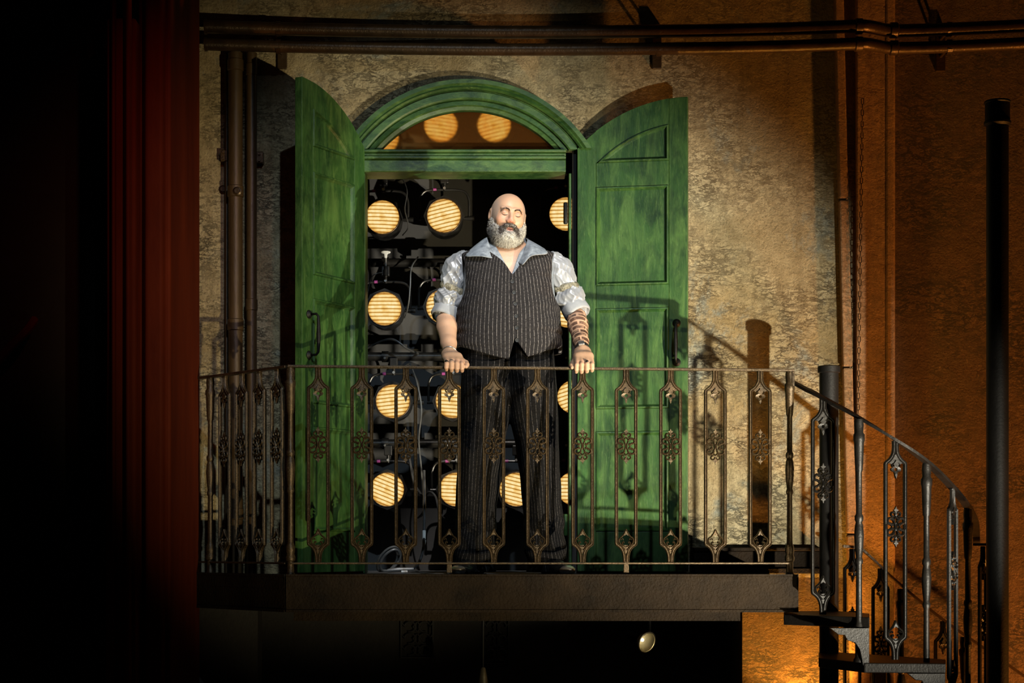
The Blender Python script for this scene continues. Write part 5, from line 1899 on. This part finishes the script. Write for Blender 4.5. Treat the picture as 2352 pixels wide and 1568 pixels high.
# ---------------------------------------------------------------- sleeves, garters, rolled cuffs
for k, (sh, el, wr, name) in enumerate(((SHL, ELL, WRL, 'l'), (SHR, ELR, WRR, 'r'))):
    sg = -1 if k == 0 else 1
    pts = [sh + Vector((-sg * .028, .0, .020)), sh + Vector((sg * .004, 0, -.012)), lerp(sh, el, .40), lerp(sh, el, .66), lerp(sh, el, .96) + Vector((0, -.006, 0))]
    rs = [.060, .066, .062, .066, .062]
    lo = np.min([np.array(p) for p in pts], 0) - .10
    hi = np.max([np.array(p) for p in pts], 0) + .10
    G = Grid(tuple(lo), tuple(hi), 0.003)
    G.chain(pts, rs, .02)
    x, y, z = G.xyz(G.sl((-9, -9, -9), (9, 9, 9)))
    axs = np.array((el - sh).normalized())
    t_ = ((x - sh.x) * axs[0] + (y - sh.y) * axs[1] + (z - sh.z) * axs[2])
    L_ = (el - sh).length
    tg = 0.47 * L_
    pinch = np.exp(-((t_ - tg) / .020) ** 2)
    puff = np.exp(-((t_ - tg - .050) / .035) ** 2) + 0.6 * np.exp(-((t_ - tg + .045) / .03) ** 2)
    ua = np.array((el - sh).normalized().cross(Vector((0, 1, 0))).normalized())
    va = np.cross(axs, ua)
    ang_ = np.arctan2((x - sh.x) * va[0] + (y - sh.y) * va[1] + (z - sh.z) * va[2], (x - sh.x) * ua[0] + (y - sh.y) * ua[1] + (z - sh.z) * ua[2])
    wob = 1.1 * np.sin(t_ * 26 + k) + .6 * np.sin(t_ * 61 + 2 * k)
    near = np.exp(-((t_ - tg) / .06) ** 2)
    fold = -np.abs(np.sin(2.5 * ang_ + wob + k)) ** .6 * (.005 + .004 * near) - np.abs(np.sin(4.5 * ang_ - 1.4 * wob + 30 * t_)) ** .7 * (.003 + .004 * near) - np.abs(np.sin(9 * ang_ + 2.2 * wob - 40 * t_)) ** .7 * .0022
    fold = fold + .006 + waves(x + .6 * z, y, z * .6, 110, 7, 20 + k) * .0035
    fold = fold - .004 * np.abs(np.sin(t_ * 75 + 1.7 * np.sin(ang_ * 2 + k))) * np.exp(-((t_ - L_ * .85) / .05) ** 2)
    G.D[:] = (G.D - fold + pinch * .007 - puff * .007).astype(np.float32) * .8
    V, Q = G.skin()
    V = relax(V, Q, 1, 0.4)
    slv = to_man(np_mesh('sleeve', V, Q, M['satin'], None))
    # garter band
    gc = lerp(sh, el, .47)
    ring = []
    ax3 = (el - sh).normalized()
    u3 = ax3.cross(Vector((0, 1, 0))).normalized()
    v3 = ax3.cross(u3)
    m = MB()
    nseg, prof = 36, [(-.017, .0515), (-.016, .0595), (-.006, .0635), (.006, .0635), (.016, .0595), (.017, .0515)]
    vv = []
    for i in range(nseg):
        a = 2 * math.pi * i / nseg
        bump_ = .0022 * math.sin(i * 5.1) + .0015 * math.sin(i * 2.3)
        for p_, r_ in prof:
            tilt = .010 * math.sin(a + 1.0)
            vv.append(gc + ax3 * (p_ + tilt) + (u3 * math.cos(a) + v3 * math.sin(a)) * (r_ + bump_))
    kk = len(prof)
    m.add(vv, [(i * kk + j, i * kk + (j + 1) % kk, ((i + 1) % nseg) * kk + (j + 1) % kk, ((i + 1) % nseg) * kk + j) for i in range(nseg) for j in range(kk)])
    to_man(m.build('arm_garter', M['garter'], None, True, angle=60))
    # rolled cuff, wider at the mouth and tilted
    cc_ = lerp(sh, el, .98) + Vector((0, -.012, 0))
    tiltv = (ax3 + Vector((0, -.35, 0)) + Vector((0.32 * -sg * -1, 0, 0)) * .45).normalized()
    ax4 = tiltv
    u4 = ax4.cross(Vector((0, 1, 0))).normalized()
    v4 = ax4.cross(u4)
    prof = [(-.030, .052), (-.034, .062), (-.026, .0665), (.000, .0685), (.022, .0695), (.032, .0660), (.033, .0600), (.020, .0560), (-.01, .054)]
    m = MB()
    vv = []
    for i in range(40):
        a = 2 * math.pi * i / 40
        wob = .0018 * math.sin(3 * a + k) + .0012 * math.sin(7 * a)
        for p_, r_ in prof:
            vv.append(cc_ + ax4 * (p_ + wob) + (u4 * math.cos(a) + v4 * math.sin(a)) * (r_ * .93 + wob))
    kk = len(prof)
    m.add(vv, [(i * kk + j, i * kk + (j + 1) % kk, ((i + 1) % 40) * kk + (j + 1) % kk, ((i + 1) % 40) * kk + j) for i in range(40) for j in range(kk)])
    to_man(m.build('rolled_cuff', M['cuff'], None, 'all'))


def band(center, axis, r, prof, mat, name, n=28, squash=1.0):
    axis = axis.normalized()
    u_ = axis.cross(Vector((0, 1, 0))).normalized()
    v_ = axis.cross(u_)
    m = MB()
    vv = [center + axis * p_ + (u_ * math.cos(2 * math.pi * i / n) + v_ * math.sin(2 * math.pi * i / n) * squash) * (r + r_) for i in range(n) for p_, r_ in prof]
    k_ = len(prof)
    m.add(vv, [(i * k_ + j, i * k_ + (j + 1) % k_, ((i + 1) % n) * k_ + (j + 1) % k_, ((i + 1) % n) * k_ + j) for i in range(n) for j in range(k_)])
    return to_man(m.build(name, mat, None, True, angle=50))


# bracelet on one wrist, watch on the other, finger rings
axL = (WRL - ELL)
br = lerp(ELL, WRL, .97)
uL = axL.normalized().cross(Vector((0, 1, 0))).normalized()
vL = axL.normalized().cross(uL)
pts = [br + (uL * math.cos(t) + vL * math.sin(t)) * .0325 + axL.normalized() * (.006 * math.cos(t)) for t in np.linspace(0, 2 * math.pi, 44, endpoint=False)]
tube_part('bracelet', pts, [.0026 + .0012 * (i % 2) for i in range(44)], M['steel'], 6, closed=True)
axR = (WRR - ELR)
wc = lerp(ELR, WRR, .955)
wb = band(wc, axR, .0315, [(-.009, 0), (-.009, .0035), (.009, .0035), (.009, 0)], M['leather'], 'watch_strap')
m = MB().box(-.014, .014, -.006, .004, -.013, .013).build('watch_face', M['steel'], None, bevel=.002)
uu = axR.normalized()
m.matrix_world = Matrix.Identity(4)
front = (Vector((-.12, -1, .45)) - uu * Vector((-.12, -1, .45)).dot(uu)).normalized()
m.rotation_euler = Matrix((front.cross(uu), -front, -uu)).transposed().to_euler()
m.location = wc + front * .034
to_man(m)
for kn, ids, mats in ((KL, (0, 1), ('leather', 'steel')), (KR, (2,), ('steel',))):
    for i, mt in zip(ids, mats):
        a = kn[i]
        d_ = Vector(((i - 1.5) * .0012, -.0155, -.012))
        c = a + d_ * .62
        band(c, d_, .0108, [(-.0035, 0), (-.0035, .0020), (.0035, .0020), (.0035, 0)], M[mt], 'ring', 18)
        if mt == 'leather' or kn is KR:
            st_ = MB().lathe([(.006, 0), (.0062, .003), (.004, .0055)], 0, 0, 10).build('ring_stone', M['leather'], None, True)
            st_.location = c + Vector((0, -.0105, .007))
            st_.rotation_euler = (math.radians(55), 0, 0)
            to_man(st_)

# ---------------------------------------------------------------- trousers and shoes
G = Grid((XT - .30, YM - .24, -.005), (XT + .32, YM + .24, mz(750)), 0.0045)
x, y, z = G.xyz(G.sl((-9, -9, -9), (9, 9, 9)))
hp_z = np.array([mz(p) for p in (1000, 960, 920, 880, 845, 800)])
oz = np.argsort(hp_z)


def leg(px_o, px_i, pys, yc, hd):
    zz = np.array([mz(p) for p in pys])
    o_ = np.argsort(zz)
    xo = np.interp(z, zz[o_], np.array([mx(p) for p in px_o])[o_])
    xi = np.interp(z, zz[o_], np.array([mx(p) for p in px_i])[o_])
    c = (xo + xi) / 2
    hw = np.abs(xo - xi) / 2
    hdz = np.interp(z, zz[o_], np.array(hd)[o_])
    ycz = np.interp(z, zz[o_], np.array(yc)[o_])
    e = 2.3
    q = (np.abs((x - c) / hw) ** e + np.abs((y - YM - ycz) / hdz) ** e) ** (1 / e)
    return (q - 1) * np.minimum(hw, hdz) * .9


PYS = [800, 845, 900, 960, 1020, 1080, 1150, 1220, 1270, 1300, 1318]
LL = leg([1066, 1062, 1058, 1055, 1052, 1050, 1047, 1044, 1040, 1037, 1036], [1172, 1173, 1173, 1170, 1158, 1150, 1143, 1138, 1136, 1136, 1136], PYS,
         [.0, .0, .0, .0, .005, .010, .015, .012, .0, -.012, -.016], [.186, .180, .158, .134, .118, .110, .100, .096, .104, .118, .124])
LRg = leg([1272, 1275, 1280, 1282, 1284, 1286, 1290, 1295, 1301, 1306, 1308], [1166, 1165, 1167, 1172, 1184, 1192, 1198, 1203, 1208, 1211, 1212], PYS,
          [.0, .0, .0, .0, .005, .010, .015, .012, .0, -.012, -.016], [.186, .180, .158, .134, .118, .110, .100, .096, .104, .118, .124])
d = smin(LL, LRg, .02)
amp = np.interp(z, [0, .12, .5, .8, 1.1], [.010, .008, .005, .006, .003])
d = d + amp * waves(x * 1.1, y, z * .55, 55, 8, 5) + .45 * amp * np.sin(z * 60 + x * 25 + 2 * np.sin(x * 30)) * (z < .28)
# creases pressed down the front of each leg
d = np.maximum(d, z - mz(758))
d = np.maximum(d, .020 - z)
G.D[:] = (d * .85).astype(np.float32)
V, Q = G.skin()
V = relax(V, Q, 1, 0.4)
zz = np.array([mz(p) for p in PYS])
cl_ = np.interp(V[:, 2], zz[::-1], np.array([mx(p) for p in (1119, 1117, 1115, 1112, 1105, 1100, 1095, 1091, 1088, 1086, 1086)])[::-1])
cr_ = np.interp(V[:, 2], zz[::-1], np.array([mx(p) for p in (1219, 1220, 1223, 1227, 1234, 1239, 1244, 1249, 1254, 1258, 1260)])[::-1])
cx_ = np.where(V[:, 0] < XT, cl_, cr_)
tt = np.arctan2(V[:, 0] - cx_, -(V[:, 1] - YM))
trs = to_man(np_mesh('trousers', V, Q, M['trousers'], None, {'su': tt * .115 + .002}))

for px, sg in ((1070, -1), (1285, 1)):
    yS = -.80
    base_ = Vector((PX(px, yS), yS, 0))
    ang_ = math.radians(sg * 24)
    fw = Vector((math.sin(ang_), -math.cos(ang_), 0))
    sd = Vector((math.cos(ang_), math.sin(ang_), 0))
    G = Grid(tuple(base_ - Vector((.2, .22, .0))), tuple(base_ + Vector((.2, .25, .14))), 0.004)
    heel = base_ - fw * .14
    Rz = Matrix.Rotation(ang_, 3, 'Z')
    G.ell(base_ - fw * .12 + Vector((0, 0, .045)), (.040, .06, .05), .02, R=Rz)
    G.ell(base_ - fw * .03 + Vector((0, 0, .040)), (.045, .08, .038), .03, R=Rz)
    G.ell(base_ + fw * .05 + Vector((0, 0, .030)), (.045, .065, .026), .02, R=Rz)
    G.D[:] = np.maximum(G.D, .012 - G.xyz(G.sl((-9, -9, -9), (9, 9, 9)))[2])
    V, Q = G.skin()
    shoe = to_man(np_mesh('shoe', V, Q, M['leather'], None))
    out = []
    for t_, hw_ in ((.118, .012), (.105, .030), (.06, .045), (.0, .046), (-.06, .038), (-.12, .040), (-.165, .032), (-.178, .012)):
        out.append((t_, hw_))
    poly = [(base_ + fw * a + sd * b) for a, b in out] + [(base_ + fw * a - sd * b) for a, b in reversed(out)]
    sole = MB().prism_xy([(p.x, p.y) for p in poly], .0015, .0125).build('sole', M['black_iron'], None, bevel=.002)
    sole.parent = shoe
    # steel toe tip
    G = Grid(tuple(base_ + fw * .08 - Vector((.07, .07, .08))), tuple(base_ + fw * .08 + Vector((.07, .07, .07))), 0.003)
    G.ell(base_ + fw * .055 + Vector((0, 0, .030)), (.0475, .067, .028), .0, R=Rz)
    xx, yy, zzz = G.xyz(G.sl((-9, -9, -9), (9, 9, 9)))
    dist = (xx - base_.x) * fw.x + (yy - base_.y) * fw.y
    G.D[:] = np.maximum(np.maximum(G.D, .085 - dist), .0135 - zzz)
    V, Q = G.skin()
    tip = np_mesh('toe_cap', V, Q, M['steel'], None)
    tip.parent = shoe
